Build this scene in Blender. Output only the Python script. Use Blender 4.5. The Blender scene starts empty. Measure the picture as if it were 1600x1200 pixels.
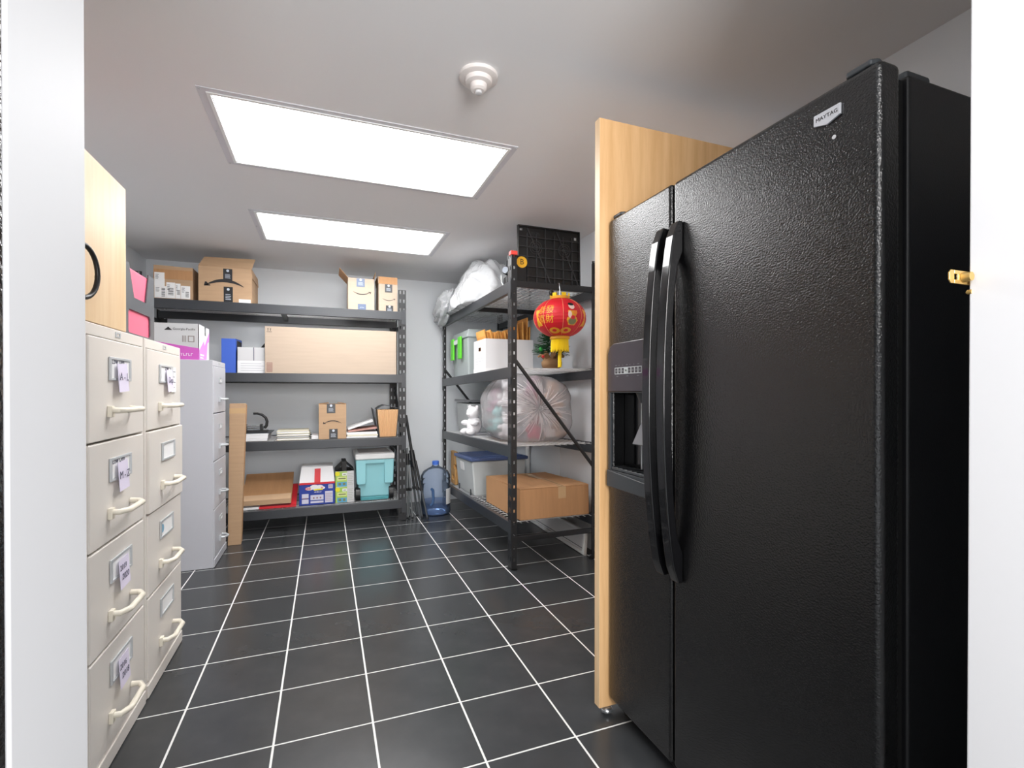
import bpy, bmesh, math, random
from mathutils import Vector, Matrix, Euler, noise
R = math.radians
random.seed(7)
C = bpy.context.scene.collection
S = bpy.context.scene

# ------------------------------------------------------------------ camera, light, exposure
cd = bpy.data.cameras.new('camera'); cam = bpy.data.objects.new('camera', cd); C.objects.link(cam)
TH, PITCH, CH = .3642, .0058, 3.688 * .305
cam.location = (0, 0, CH)
cam.rotation_euler = (R(90) - PITCH, 0, -TH)
cd.sensor_width = 36; cd.lens = 764 / 1600 * 36; cd.shift_y = 14.67 / 1600
cd.clip_start = .02
S.camera = cam
S.view_settings.view_transform = 'Standard'; S.view_settings.look = 'None'
S.view_settings.gamma = 1; S.view_settings.use_curve_mapping = False
S.view_settings.exposure = 1.5
PANEL = 5.0          # ceiling troffer diffusers
w = bpy.data.worlds.new('ambient fill'); S.world = w; w.use_nodes = True  # even ambient light added as fill through the doorway
w.node_tree.nodes['Background'].inputs[0].default_value = (.93, .96, 1, 1)
w.node_tree.nodes['Background'].inputs[1].default_value = .45
def area(name, loc, target, sx, sy, power, col=(1, 1, 1)):
    l = bpy.data.lights.new(name, 'AREA'); l.shape = 'RECTANGLE'; l.size = sx; l.size_y = sy
    l.energy = power; l.color = col
    o = bpy.data.objects.new(name, l); C.objects.link(o); o.location = loc
    o.rotation_euler = (Vector(target) - Vector(loc)).to_track_quat('-Z', 'Y').to_euler()
    return o
area('doorway_fill_light', (.3, -1.3, 1.5), (.1, 3.6, 1.85), .9, 1.1, 28, (1, .985, .97))  # fill lamp added behind the camera to brighten the room and its ceiling
area('high_fill_light', (-.25, -.75, 2.1), (1.5, 1.1, 2.0), .5, .4, 6, (1, .97, .95))  # unseen lamp added to lift the wall and ceiling above the fridge

# ------------------------------------------------------------------ materials
def lin(c):
    out = []
    for v in c[:3]:
        v /= 255
        out.append(v / 12.92 if v <= .04045 else ((v + .055) / 1.055) ** 2.4)
    return (*out, 1)
MATS = {}
def mat(name, rgb, rough=.6, metal=0, spec=.5, bump=0, bscale=60, var=0, vscale=6, stretch=None, emit=0, coat=0, bdist=.002):
    if name in MATS: return MATS[name]
    m = bpy.data.materials.new(name); m.use_nodes = True; MATS[name] = m
    nt = m.node_tree; b = nt.nodes['Principled BSDF']
    b.inputs['Base Color'].default_value = lin(rgb); b.inputs['Roughness'].default_value = rough
    b.inputs['Metallic'].default_value = metal; b.inputs['Specular IOR Level'].default_value = spec
    b.inputs['Coat Weight'].default_value = coat
    if var or bump:
        tc = nt.nodes.new('ShaderNodeTexCoord'); mp = nt.nodes.new('ShaderNodeMapping')
        nt.links.new(tc.outputs['Object'], mp.inputs[0])
        if stretch: mp.inputs['Scale'].default_value = stretch
    if var:
        n = nt.nodes.new('ShaderNodeTexNoise'); n.inputs['Scale'].default_value = vscale; n.inputs['Detail'].default_value = 6
        nt.links.new(mp.outputs[0], n.inputs['Vector'])
        r = nt.nodes.new('ShaderNodeValToRGB'); c = lin(rgb)
        r.color_ramp.elements[0].position = .3; r.color_ramp.elements[1].position = .7
        r.color_ramp.elements[0].color = (*[v * (1 - var) for v in c[:3]], 1)
        r.color_ramp.elements[1].color = (*[min(1, v * (1 + var)) for v in c[:3]], 1)
        nt.links.new(n.outputs[0], r.inputs[0]); nt.links.new(r.outputs[0], b.inputs['Base Color'])
    if bump:
        n = nt.nodes.new('ShaderNodeTexNoise'); n.inputs['Scale'].default_value = bscale; n.inputs['Detail'].default_value = 3
        nt.links.new(mp.outputs[0], n.inputs['Vector'])
        bp = nt.nodes.new('ShaderNodeBump'); bp.inputs['Strength'].default_value = bump; bp.inputs['Distance'].default_value = bdist
        nt.links.new(n.outputs[0], bp.inputs['Height']); nt.links.new(bp.outputs[0], b.inputs['Normal'])
    if emit:
        b.inputs['Emission Color'].default_value = lin(rgb); b.inputs['Emission Strength'].default_value = emit
    return m
def film(name, rgb, clear, rough=.15, gloss=.25, tint=(255, 255, 255), bump=0, bscale=30, bdist=.01):
    """thin see-through plastic: tinted transparency mixed with a diffuse/translucent haze and a gloss"""
    m = bpy.data.materials.new(name); m.use_nodes = True; MATS[name] = m
    nt = m.node_tree; nt.nodes.remove(nt.nodes['Principled BSDF']); N = nt.nodes.new; L = nt.links.new
    out = [n for n in nt.nodes if n.type == 'OUTPUT_MATERIAL'][0]
    d = N('ShaderNodeBsdfDiffuse'); d.inputs[0].default_value = lin(rgb)
    tl = N('ShaderNodeBsdfTranslucent'); tl.inputs[0].default_value = lin(rgb)
    mx = N('ShaderNodeMixShader'); mx.inputs[0].default_value = .4; L(d.outputs[0], mx.inputs[1]); L(tl.outputs[0], mx.inputs[2])
    tr = N('ShaderNodeBsdfTransparent'); tr.inputs[0].default_value = lin(tint)
    m2 = N('ShaderNodeMixShader'); m2.inputs[0].default_value = clear; L(mx.outputs[0], m2.inputs[1]); L(tr.outputs[0], m2.inputs[2])
    g = N('ShaderNodeBsdfGlossy'); g.inputs['Roughness'].default_value = rough
    fr = N('ShaderNodeLayerWeight'); fr.inputs[0].default_value = gloss
    m3 = N('ShaderNodeMixShader'); L(fr.outputs['Fresnel'], m3.inputs[0]); L(m2.outputs[0], m3.inputs[1]); L(g.outputs[0], m3.inputs[2])
    L(m3.outputs[0], out.inputs[0])
    if bump:
        tc = N('ShaderNodeTexCoord'); n = N('ShaderNodeTexNoise'); n.inputs['Scale'].default_value = bscale; n.inputs['Detail'].default_value = 4
        L(tc.outputs['Object'], n.inputs['Vector']); bp = N('ShaderNodeBump'); bp.inputs['Strength'].default_value = bump; bp.inputs['Distance'].default_value = bdist
        L(n.outputs[0], bp.inputs['Height'])
        for s in (d, g, tl, fr): L(bp.outputs[0], s.inputs['Normal'])
    return m
def wood(name, rgb, dark, axis_scale, rough=.45):
    m = bpy.data.materials.new(name); m.use_nodes = True; MATS[name] = m
    nt = m.node_tree; b = nt.nodes['Principled BSDF']; N = nt.nodes.new; L = nt.links.new
    tc = N('ShaderNodeTexCoord'); mp = N('ShaderNodeMapping'); mp.inputs['Scale'].default_value = axis_scale
    n = N('ShaderNodeTexNoise'); n.inputs['Scale'].default_value = 3; n.inputs['Detail'].default_value = 8; n.inputs['Roughness'].default_value = .6
    r = N('ShaderNodeValToRGB'); r.color_ramp.elements[0].color = lin(dark); r.color_ramp.elements[1].color = lin(rgb)
    r.color_ramp.elements[0].position = .3; r.color_ramp.elements[1].position = .62
    L(tc.outputs['Object'], mp.inputs[0]); L(mp.outputs[0], n.inputs['Vector']); L(n.outputs[0], r.inputs[0]); L(r.outputs[0], b.inputs['Base Color'])
    b.inputs['Roughness'].default_value = rough
    return m
WALL = mat('wall_paint', (234, 238, 242), .7, bump=.08, bscale=180)
CEIL = mat('ceiling_paint', (234, 233, 234), .8, bump=.05, bscale=120)
JAMB = mat('jamb_paint', (208, 208, 210), .5)
TILE = mat('black_tile', (57, 59, 61), .25, var=.12, vscale=9, bump=.03, bscale=30)
GROUT = mat('white_grout', (228, 228, 226), .8)
BLK = mat('black_powder_coat', (30, 31, 34), .42, bump=.05, bscale=300)
STEEL = mat('dark_steel', (50, 53, 58), .35, spec=.6)
WIRE = mat('zinc_wire', (214, 215, 216), .4, metal=.3)
TAN = mat('tan_enamel', (226, 220, 213), .38)
TANE = mat('tan_enamel_trim', (205, 196, 186), .4)
CREAM = mat('cream_plastic', (235, 228, 212), .35)
GREY = mat('grey_enamel', (196, 197, 204), .4)
CHROME = mat('chrome', (200, 203, 206), .25, metal=.9)
ALU = mat('satin_aluminium', (196, 199, 202), .4, metal=.15)
PAPER = mat('white_paper', (240, 240, 240), .8)
LILAC = mat('lilac_note', (224, 216, 236), .8)
INK = mat('ink', (70, 70, 92), .7)
CARD = mat('cardboard', (186, 154, 122), .8, var=.06, vscale=4, stretch=(1, 1, 12))
CARDL = mat('pale_cardboard', (186, 168, 150), .8, var=.04, vscale=4, stretch=(1, 1, 12))
CARDD = mat('brown_cardboard', (186, 140, 98), .8, var=.06, vscale=4, stretch=(12, 1, 1))
CARDI = mat('cardboard_inside', (168, 134, 98), .85)
PRINT = mat('black_print', (38, 36, 38), .6)
TAPEB = mat('black_tape', (36, 38, 42), .35)
TAPEG = mat('blue_grey_tape', (88, 104, 134), .35)
CLEART = mat('parcel_tape', (200, 165, 122), .2)
WHITEC = mat('white_card', (232, 232, 234), .7)
GREYC = mat('pale_grey_card', (206, 206, 208), .7)
PURPLE = mat('magenta_print', (206, 92, 190), .6)
ORCHID = mat('orchid_print', (214, 140, 216), .6)
BLUE = mat('blue_card', (62, 100, 200), .6)
NAVY = mat('navy_card', (32, 58, 150), .5)
RED = mat('red_card', (206, 38, 48), .5)
PINK = mat('red_pink_folder', (242, 112, 140), .5)
BPLA = mat('black_plastic', (26, 26, 28), .4)
BPLG = mat('gloss_black_plastic', (12, 12, 14), .12, coat=.3)
GREYP = mat('dark_grey_plastic', (62, 66, 70), .45)
TEAL = mat('aqua_plastic', (146, 206, 214), .4)
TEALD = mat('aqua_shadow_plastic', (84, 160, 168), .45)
WHITEP = mat('white_plastic', (236, 238, 238), .4)
LGREEN = mat('lime_plastic', (96, 214, 40), .4)
BLUEP = mat('slate_blue_plastic', (78, 96, 140), .45)
GREYT = mat('pale_grey_tote', (196, 200, 200), .45)
YEL = mat('yellow_fringe', (240, 206, 10), .6)
GOLD = mat('gold_print', (226, 166, 40), .4)
LRED = mat('lantern_red', (208, 24, 40), .5)
ORANGE = mat('manila_orange', (228, 168, 88), .7, var=.12, vscale=12)
ORANGD = mat('manila_ochre', (210, 148, 72), .7, var=.12, vscale=12)
FIR = mat('fir_green', (44, 88, 56), .8)
BURLAP = mat('burlap', (150, 116, 82), .95, bump=.5, bscale=200)
BRASS = mat('brass', (214, 180, 112), .35, metal=.85)
CYAN = mat('cyan_print', (88, 164, 206), .6)
LIME = mat('lime_print', (166, 200, 96), .6)
LEMON = mat('lemon_print', (228, 218, 40), .6)
MAPLE = wood('maple_laminate', (236, 192, 140), (216, 168, 114), (9, 9, .7))
MAPLEP = wood('pale_maple_laminate', (234, 204, 164), (224, 188, 142), (9, 9, .7))
PINE = wood('pine', (214, 168, 106), (176, 124, 66), (14, 14, 1.2))
FRIDGE = mat('textured_black_enamel', (15, 15, 16), .12, spec=.75, bump=.85, bscale=255, bdist=.0014)
FRIDGES = mat('satin_black_enamel', (20, 20, 23), .42, bump=.3, bscale=420, bdist=.0008)
LENS = mat('light_diffuser', (255, 255, 255), .5, emit=PANEL)

# ------------------------------------------------------------------ mesh helpers
class MB:
    def __init__(s): s.v = []; s.f = []; s.m = []
    def add(s, vs, fs, m=0):
        k = len(s.v); s.v += [tuple(p) for p in vs]
        for f in fs: s.f.append([k + i for i in f]); s.m.append(m)
        return s
    def hexa(s, p, m=0):
        return s.add(p, [(0, 3, 2, 1), (4, 5, 6, 7), (0, 1, 5, 4), (1, 2, 6, 5), (2, 3, 7, 6), (3, 0, 4, 7)], m)
    def box(s, x0, x1, y0, y1, z0, z1, m=0):
        return s.hexa([(x0, y0, z0), (x1, y0, z0), (x1, y1, z0), (x0, y1, z0), (x0, y0, z1), (x1, y0, z1), (x1, y1, z1), (x0, y1, z1)], m)
    def prism(s, pts, ax, a, b, m=0):
        """pts in the plane normal to axis ax: ax='y' -> (x,z), 'x' -> (y,z), 'z' -> (x,y)"""
        def P(p, t): return {'y': (p[0], t, p[1]), 'x': (t, p[0], p[1]), 'z': (p[0], p[1], t)}[ax]
        n = len(pts); v = [P(p, a) for p in pts] + [P(p, b) for p in pts]
        return s.add(v, [list(range(n)), list(range(2 * n - 1, n - 1, -1))] + [(i, i + n, (i + 1) % n + n, (i + 1) % n) for i in range(n)], m)
    def strip(s, A, B, ax, a, b, m=0):
        """ribbon between polylines A and B, extruded along ax"""
        for i in range(len(A) - 1): s.prism([A[i], A[i + 1], B[i + 1], B[i]], ax, a, b, m)
        return s
    def cyl(s, p0, p1, r0, r1=None, n=12, m=0, caps=True):
        r1 = r0 if r1 is None else r1; p0 = Vector(p0); p1 = Vector(p1); d = (p1 - p0).normalized()
        u = d.orthogonal().normalized(); w_ = d.cross(u); v = []
        for p, r in ((p0, r0), (p1, r1)):
            for i in range(n):
                a = 2 * math.pi * i / n; v.append(p + (u * math.cos(a) + w_ * math.sin(a)) * r)
        f = [(i, (i + 1) % n, (i + 1) % n + n, i + n) for i in range(n)]
        if caps: f += [list(range(n - 1, -1, -1)), list(range(n, 2 * n))]
        return s.add(v, f, m)
    def tube(s, path, r, n=8, m=0, caps=True):
        path = [Vector(p) for p in path]; rs = r if isinstance(r, (list, tuple)) else [r] * len(path)
        v = []; u = None
        for i, p in enumerate(path):
            d = (path[min(i + 1, len(path) - 1)] - path[max(i - 1, 0)]).normalized()
            u = d.orthogonal().normalized() if u is None else (u - d * u.dot(d)).normalized()
            w_ = d.cross(u)
            for k in range(n):
                a = 2 * math.pi * k / n; v.append(p + (u * math.cos(a) + w_ * math.sin(a)) * rs[i])
        f = []
        for i in range(len(path) - 1):
            for k in range(n): f.append((i * n + k, i * n + (k + 1) % n, (i + 1) * n + (k + 1) % n, (i + 1) * n + k))
        if caps: f += [list(range(n - 1, -1, -1)), list(range(len(v) - n, len(v)))]
        return s.add(v, f, m)
    def lathe(s, prof, n=24, c=(0, 0, 0), m=0):
        v = []; f = []
        for r, z in prof:
            for k in range(n):
                a = 2 * math.pi * k / n; v.append((c[0] + r * math.cos(a), c[1] + r * math.sin(a), c[2] + z))
        for i in range(len(prof) - 1):
            for k in range(n): f.append((i * n + k, i * n + (k + 1) % n, (i + 1) * n + (k + 1) % n, (i + 1) * n + k))
        f += [list(range(n - 1, -1, -1)), list(range(len(v) - n, len(v)))]
        return s.add(v, f, m)
    def ball(s, c, r, nu=16, nv=10, fn=None, m=0):
        r = r if isinstance(r, (tuple, list)) else (r, r, r); v = []; f = []
        for j in range(nv + 1):
            t = math.pi * j / nv
            for i in range(nu):
                a = 2 * math.pi * i / nu
                d = Vector((math.sin(t) * math.cos(a), math.sin(t) * math.sin(a), math.cos(t)))
                k = fn(d) if fn else 1
                v.append((c[0] + d.x * r[0] * k, c[1] + d.y * r[1] * k, c[2] + d.z * r[2] * k))
        for j in range(nv):
            for i in range(nu): f.append((j * nu + i, (j + 1) * nu + i, (j + 1) * nu + (i + 1) % nu, j * nu + (i + 1) % nu))
        return s.add(v, f, m)
    def plate(s, xs0, xs1, zs0, zs1, holes, y0, y1, ax='y', m=0):
        """sheet with rectangular holes [(x0,x1,z0,z1)...]: cells between the cuts, thickness y0..y1 along ax"""
        xs = sorted({xs0, xs1, *[h[0] for h in holes], *[h[1] for h in holes]}); zs = sorted({zs0, zs1, *[h[2] for h in holes], *[h[3] for h in holes]})
        nx, nz = len(xs), len(zs)
        def P(a, b, t): return (a, t, b) if ax == 'y' else (t, a, b)
        v = [P(x, z, y0) for z in zs for x in xs] + [P(x, z, y1) for z in zs for x in xs]; o = nx * nz
        def hole(i, j):
            if i < 0 or j < 0 or i >= nx - 1 or j >= nz - 1: return True
            cx = (xs[i] + xs[i + 1]) / 2; cz = (zs[j] + zs[j + 1]) / 2
            return any(h[0] < cx < h[1] and h[2] < cz < h[3] for h in holes)
        f = []
        for j in range(nz - 1):
            for i in range(nx - 1):
                if hole(i, j): continue
                a, b, c, d = j * nx + i, j * nx + i + 1, (j + 1) * nx + i + 1, (j + 1) * nx + i
                f += [(a, b, c, d), (d + o, c + o, b + o, a + o)]
                for (p, q, ii, jj) in ((a, b, i, j - 1), (b, c, i + 1, j), (c, d, i, j + 1), (d, a, i - 1, j)):
                    if hole(ii, jj): f.append((q, p, p + o, q + o))
        return s.add(v, f, m)
    def move(s, M):
        M = M if isinstance(M, Matrix) else Matrix.Translation(M)
        s.v = [tuple(M @ Vector(p)) for p in s.v]; return s
    def build(s, name, mats, parent=None, bevel=0, smooth=None, seg=2):
        me = bpy.data.meshes.new(name); me.from_pydata(s.v, [], s.f)
        mats = mats if isinstance(mats, (list, tuple)) else [mats]
        for x in mats: me.materials.append(x)
        me.polygons.foreach_set('material_index', s.m)
        b = bmesh.new(); b.from_mesh(me); bmesh.ops.remove_doubles(b, verts=b.verts, dist=1e-6) if smooth else None
        bmesh.ops.recalc_face_normals(b, faces=b.faces); b.to_mesh(me); b.free()
        if smooth:
            me.polygons.foreach_set('use_smooth', [True] * len(me.polygons)); me.set_sharp_from_angle(angle=R(smooth))
        o = bpy.data.objects.new(name, me); C.objects.link(o)
        if parent: o.parent = parent
        if bevel:
            md = o.modifiers.new('bevel', 'BEVEL'); md.width = bevel; md.segments = seg; md.limit_method = 'ANGLE'; md.angle_limit = R(40); md.harden_normals = True
            if not smooth: me.polygons.foreach_set('use_smooth', [True] * len(me.polygons)); me.set_sharp_from_angle(angle=R(30))
        return o
def tag(o, label, cat, group=None):
    o['label'] = label; o['category'] = cat
    if group: o['group'] = group
    return o
def thing(name, label, cat, loc=(0, 0, 0), rz=0, group=None, rot=None):
    o = bpy.data.objects.new(name, None); C.objects.link(o); o.empty_display_size = .05
    o.location = loc; o.rotation_euler = rot if rot else (0, 0, R(rz))
    return tag(o, label, cat, group)
def struct(o): o['kind'] = 'structure'; return o
def dup(root, loc, rz, label, group=None):
    r = root.copy(); C.objects.link(r); r.location = loc; r.rotation_euler = (0, 0, R(rz)); r['label'] = label
    if group: r['group'] = group
    for ch in root.children:
        c = ch.copy(); C.objects.link(c); c.parent = r
        for g in ch.children:
            d = g.copy(); C.objects.link(d); d.parent = c
    return r
FRONT = Euler((R(90), 0, 0)).to_matrix().to_4x4()
RIGHT = Euler((R(90), 0, R(90))).to_matrix().to_4x4()
LEFT = Euler((R(90), 0, R(-90))).to_matrix().to_4x4()
def text(s, size, m, parent, loc, face=FRONT, name='lettering', spin=0, sx=1):
    cu = bpy.data.curves.new(name, 'FONT'); cu.body = s; cu.size = size; cu.align_x = 'CENTER'; cu.align_y = 'CENTER'; cu.extrude = .0002; cu.resolution_u = 2
    cu.space_line = .85
    t = bpy.data.objects.new(name, cu); C.objects.link(t)
    me = bpy.data.meshes.new_from_object(t.evaluated_get(bpy.context.evaluated_depsgraph_get())); me.name = name
    bpy.data.objects.remove(t); bpy.data.curves.remove(cu)
    me.transform(Matrix.Translation(loc) @ face @ Matrix.Rotation(R(spin), 4, 'Z') @ Matrix.Diagonal((sx, 1, 1, 1)))
    me.materials.clear(); me.materials.append(m)
    o = bpy.data.objects.new(name, me); C.objects.link(o); o.parent = parent
    return o

# ------------------------------------------------------------------ the room
XL, XR, YB, YF, ZC = -1.41, 1.75, 4.95, .37, 2.233
struct(MB().box(XL - .1, XL, .27, YB + .1, -.05, ZC).build('wall_left', WALL))
struct(MB().box(XL - .1, XR + .1, YB, YB + .1, -.05, ZC).build('wall_back', WALL))
wr = struct(MB().box(XR, XR + .1, .27, YB + .1, -.05, ZC).build('wall_right', WALL))
DX0, DX1 = -.137, .763
struct(MB().plate(XL, XR, -.05, ZC, [(DX0 - .03, DX1 + .03, -.05, ZC - .02)], .27, YF).build('wall_front', WALL))
struct(MB().box(DX0 - .03, DX0, .2935, YF + .004, 0, ZC - .02).build('trim_1', JAMB, bevel=.002))
struct(MB().box(DX1, DX1 + .03, .268, YF + .004, 0, ZC - .02).build('trim_2', JAMB, bevel=.002))
struct(MB().box(DX0, DX1, .27, YF + .004, ZC - .03, ZC - .0201).build('trim_3', JAMB, bevel=.002))
struct(MB().box(XR - .003, XR, 3.505, 3.509, .02, 2.2).build('trim_4', GREYC))
struct(MB().cyl((1.722, 4.12, 0), (1.722, 4.12, ZC), .022, n=16).build('trim_5', WHITEP, smooth=40))
dl = struct(MB().box(-1.02, DX0, .235, .293, .01, 2.03).build('door_1', FRIDGE, bevel=.003))
MB().cyl((-.96, .225, 1.0), (-.96, .18, 1.0), .012).ball((-.96, .165, 1.0), .028).build('door_handle', CHROME, dl, smooth=40)
fl = struct(MB().box(XL, XR, -1.9, YB, -.05, -.0009).build('floor', GROUT))
T, U0, V0, G = .305, -.4622, 4.1507, .0035
tile_cache = {}
for i in range(-4, 8):
    for j in range(-3, 20):
        x0, x1 = max(U0 + i * T + G, XL), min(U0 + (i + 1) * T - G, XR)
        y0, y1 = max(V0 - (j + 1) * T + G, -1.9), min(V0 - j * T - G, YB)
        if x1 - x0 < .01 or y1 - y0 < .01 or y1 < -.6: continue
        key = (round(x1 - x0, 4), round(y1 - y0, 4))
        if key not in tile_cache:
            o = MB().box(0, x1 - x0, 0, y1 - y0, -.0009, 0).build('tile', TILE, fl); tile_cache[key] = o.data
        else:
            o = bpy.data.objects.new('tile', tile_cache[key]); C.objects.link(o); o.parent = fl
        o.location = (x0, y0, 0)
# ceiling with two openings for the troffers
LT = [(-.40, .782, 2.105, 2.685), (-.40, .782, 3.395, 3.965)]
struct(MB().plate(XL - .1, XR + .1, .27, YB + .1, LT, ZC, ZC + .1, 'y').move(Matrix(((1, 0, 0, 0), (0, 0, 1, 0), (0, 1, 0, 0), (0, 0, 0, 1)))).build('ceiling', CEIL))
FRAME = mat('light_frame', (214, 214, 220), .5)
for k, (a, b, c, d) in enumerate(LT):
    L_ = thing('ceiling_light', ['large glowing rectangular ceiling panel nearer the doorway', 'glowing rectangular ceiling panel nearer the back shelves'][k], 'ceiling light', ((a + b) / 2, (c + d) / 2, ZC), 0, 'recessed ceiling panels')
    hx, hy = (b - a) / 2, (d - c) / 2
    fm = MB().plate(-hx - .04, hx + .04, -hy - .035, hy + .035, [(-hx + .006, hx - .006, -hy + .006, hy - .006)], -.004, -.0002, 'y')
    MT = Matrix(((1, 0, 0, 0), (0, 0, 1, 0), (0, 1, 0, 0), (0, 0, 0, 1)))
    fo = fm.move(MT).build('frame', FRAME, L_, bevel=.001)
    rim = MB().plate(-hx - .012, hx + .012, -hy - .012, hy + .012, [(-hx + .002, hx - .002, -hy + .002, hy - .002)], -.008, -.0041, 'y').move(MT)
    rim.build('inner_rim', WHITEP, L_, bevel=.001)
    for sx in (-1, 1):
        for q in (-1, 0, 1):
            MB().cyl((sx * (hx + .03), q * (hy + .025), -.0045), (sx * (hx + .03), q * (hy + .025), -.007), .004, n=8).build('screw', ALU, fo)
    MB().box(-hx, hx, -hy, hy, .002, .012).build('diffuser', LENS, L_)
    MB().box(-hx - .0, hx, -hy, hy, .013, .09).build('housing', FRAME, L_)
sd = thing('smoke_detector', 'round white smoke detector on the ceiling', 'smoke detector', (.505, 1.655, ZC))
MB().lathe([(.068, 0), (.068, -.012), (.06, -.016)], 32).build('base', mat('aged_white_plastic', (226, 220, 217), .45), sd, smooth=30)
MB().lathe([(.048, -.016), (.046, -.03), (.036, -.034)], 32).build('collar', mat('aged_white_plastic', (226, 220, 217), .45), sd, smooth=30)
hd = MB().lathe([(.03, -.034), (.028, -.05), (.02, -.056)], 24).build('sensor_head', mat('aged_white_plastic', (226, 220, 217), .45), sd, smooth=30)
MB().lathe([(.012, -.0562), (.012, -.064), (.008, -.066)], 20).build('button', GREYC, hd, smooth=30)

# ------------------------------------------------------------------ steel racks
def post_bm(h, sx, sy):
    """slotted angle post; corner at (0,0); long face along +x*sx on the y=0 plane, flange along +y*sy on the x=0 plane"""
    m = MB(); p = .0762; n = int(h / p); W, D, t = .066, .036, .0028
    holes = []
    for k in range(n):
        z = .05 + k * p
        for cx in (.018, .048):
            holes.append((cx - .006, cx + .006, z, z + .03))
    m.plate(0, W, 0, h, holes, 0, t, 'y')
    m.plate(t, D, 0, h, [(.013, .024, .05 + k * p + .005, .05 + k * p + .024) for k in range(n)], 0, t, 'x')
    # teardrop points under every slot
    m.move(Matrix.Diagonal((sx, sy, 1, 1)))
    return m
def rack(name, label, loc, rz, Lg, D, H, shelves, braces, caps=None):
    """local frame: front long side on y=0 facing -y, x from 0 to Lg, depth +y; shelves [(z at x=0, z at x=Lg)]"""
    r = thing(name, label, 'shelving unit', loc, rz, 'black steel storage racks')
    for (x, y, sx, sy) in ((0, 0, 1, 1), (Lg, 0, -1, 1), (0, D, 1, -1), (Lg, D, -1, -1)):
        p = post_bm(H, sx, sy).move((x, y, 0)).build('post', BLK, r)
        MB().box(min(0, .04 * sx), max(0, .04 * sx), min(0, .04 * sy), max(0, .04 * sy), 0, .006).move((x, y, 0)).build('foot', BPLA, p)
    for (za, zb) in shelves:
        def Z(x): return za + (zb - za) * x / Lg
        for y0, y1, lip in ((-.004, .026, 1), (D - .026, D + .004, -1)):
            a, b = .004, Lg - .004
            b_ = MB().hexa([(a, y0, Z(a) - .072), (b, y0, Z(b) - .072), (b, y1, Z(b) - .072), (a, y1, Z(a) - .072), (a, y0, Z(a)), (b, y0, Z(b)), (b, y1, Z(b)), (a, y1, Z(a))])
            bo = b_.build('beam', STEEL, r, bevel=.004)
            for x in (.02, Lg - .02):
                s = y0 - .002 if lip == 1 else y1
                MB().box(x - .018, x + .018, s, s + .002, Z(x) - .11, Z(x) + .015).build('hook_plate', STEEL, bo)
        for x in (Lg / 2,):
            MB().box(x - .015, x + .015, .027, D - .027, Z(x) - .05, Z(x) - .016).build('cross_bar', BLK, r)
        wm = MB(); n = 13
        for k in range(n):
            y = .03 + (D - .06) * k / (n - 1); a, b = .02, Lg - .02
            wm.cyl((a, y, Z(a) - .010), (b, y, Z(b) - .010), .0024, n=5, caps=False)
        k = .03
        while k < Lg - .02:
            wm.cyl((k, .027, Z(k) - .0056), (k, D - .027, Z(k) - .0056), .0024, n=5, caps=False); k += .0635
        d = wm.build('wire_deck', WIRE, r, smooth=60); d['kind'] = 'stuff'
    for x, s in ((.0, 1), (Lg, -1)):
        for z in braces['bars']:
            MB().box(min(x + s * .004, x + s * .024), max(x + s * .004, x + s * .024), .003, D - .003, z - .016, z + .016).build('end_bar', BLK, r, bevel=.003)
        y0, z0, y1, z1 = braces['diag']
        MB().tube([(x + s * .016, y0, z0), (x + s * .016, y1, z1)], .012, 8).build('diagonal_brace', BLK, r, smooth=40)
    return r
R1X, R1L, R1Y, RD = -1.31, 1.96, 4.275, .61
rack('storage_rack', 'long black steel storage rack along the back wall', (R1X, R1Y, 0), 0, R1L, RD, 1.99,
     [(1.803, 1.803), (1.262, 1.262), (.724, .724), (.182, .182)], dict(bars=(.06, 1.70), diag=(.03, .55, .58, 1.15)))
# rack 2 faces -x: local x runs along world -y, so local x=0 is the far end
R2X, R2N, R2F = 1.083, 2.85, 4.77
def sh(a, b): return (b, a)
rk2 = rack('storage_rack', 'black steel storage rack with red lantern hung on its end, right side', (R2X, R2F, 0), -90, R2F - R2N, .61, 1.985,
     [sh(1.812, 1.822), sh(1.275, 1.238), sh(.778, .724), sh(.296, .226)], dict(bars=(.19,), diag=(.02, 1.33, .59, .62)))
L2 = R2F - R2N
MB().box(L2 - .024, L2 - .004, .003, .607, 1.775, 1.815).build('end_bar', BLK, rk2, bevel=.003)
pc = MB().box(L2 - .04, L2 + .004, -.004, .04, 1.972, 1.998).build('post_cap', mat('red_plastic', (222, 70, 60), .45), rk2, bevel=.003); pc['label'] = 'red plastic cap on post top'
S2 = dict(s1=(1.812, 1.822), s2=(1.275, 1.238), s3=(.778, .724), s4=(.296, .226))
def z2(k, y): a, b = S2[k]; return a + (b - a) * (y - R2N) / (R2F - R2N)
def tilt(k): a, b = S2[k]; return math.atan2(b - a, R2F - R2N)

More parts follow.
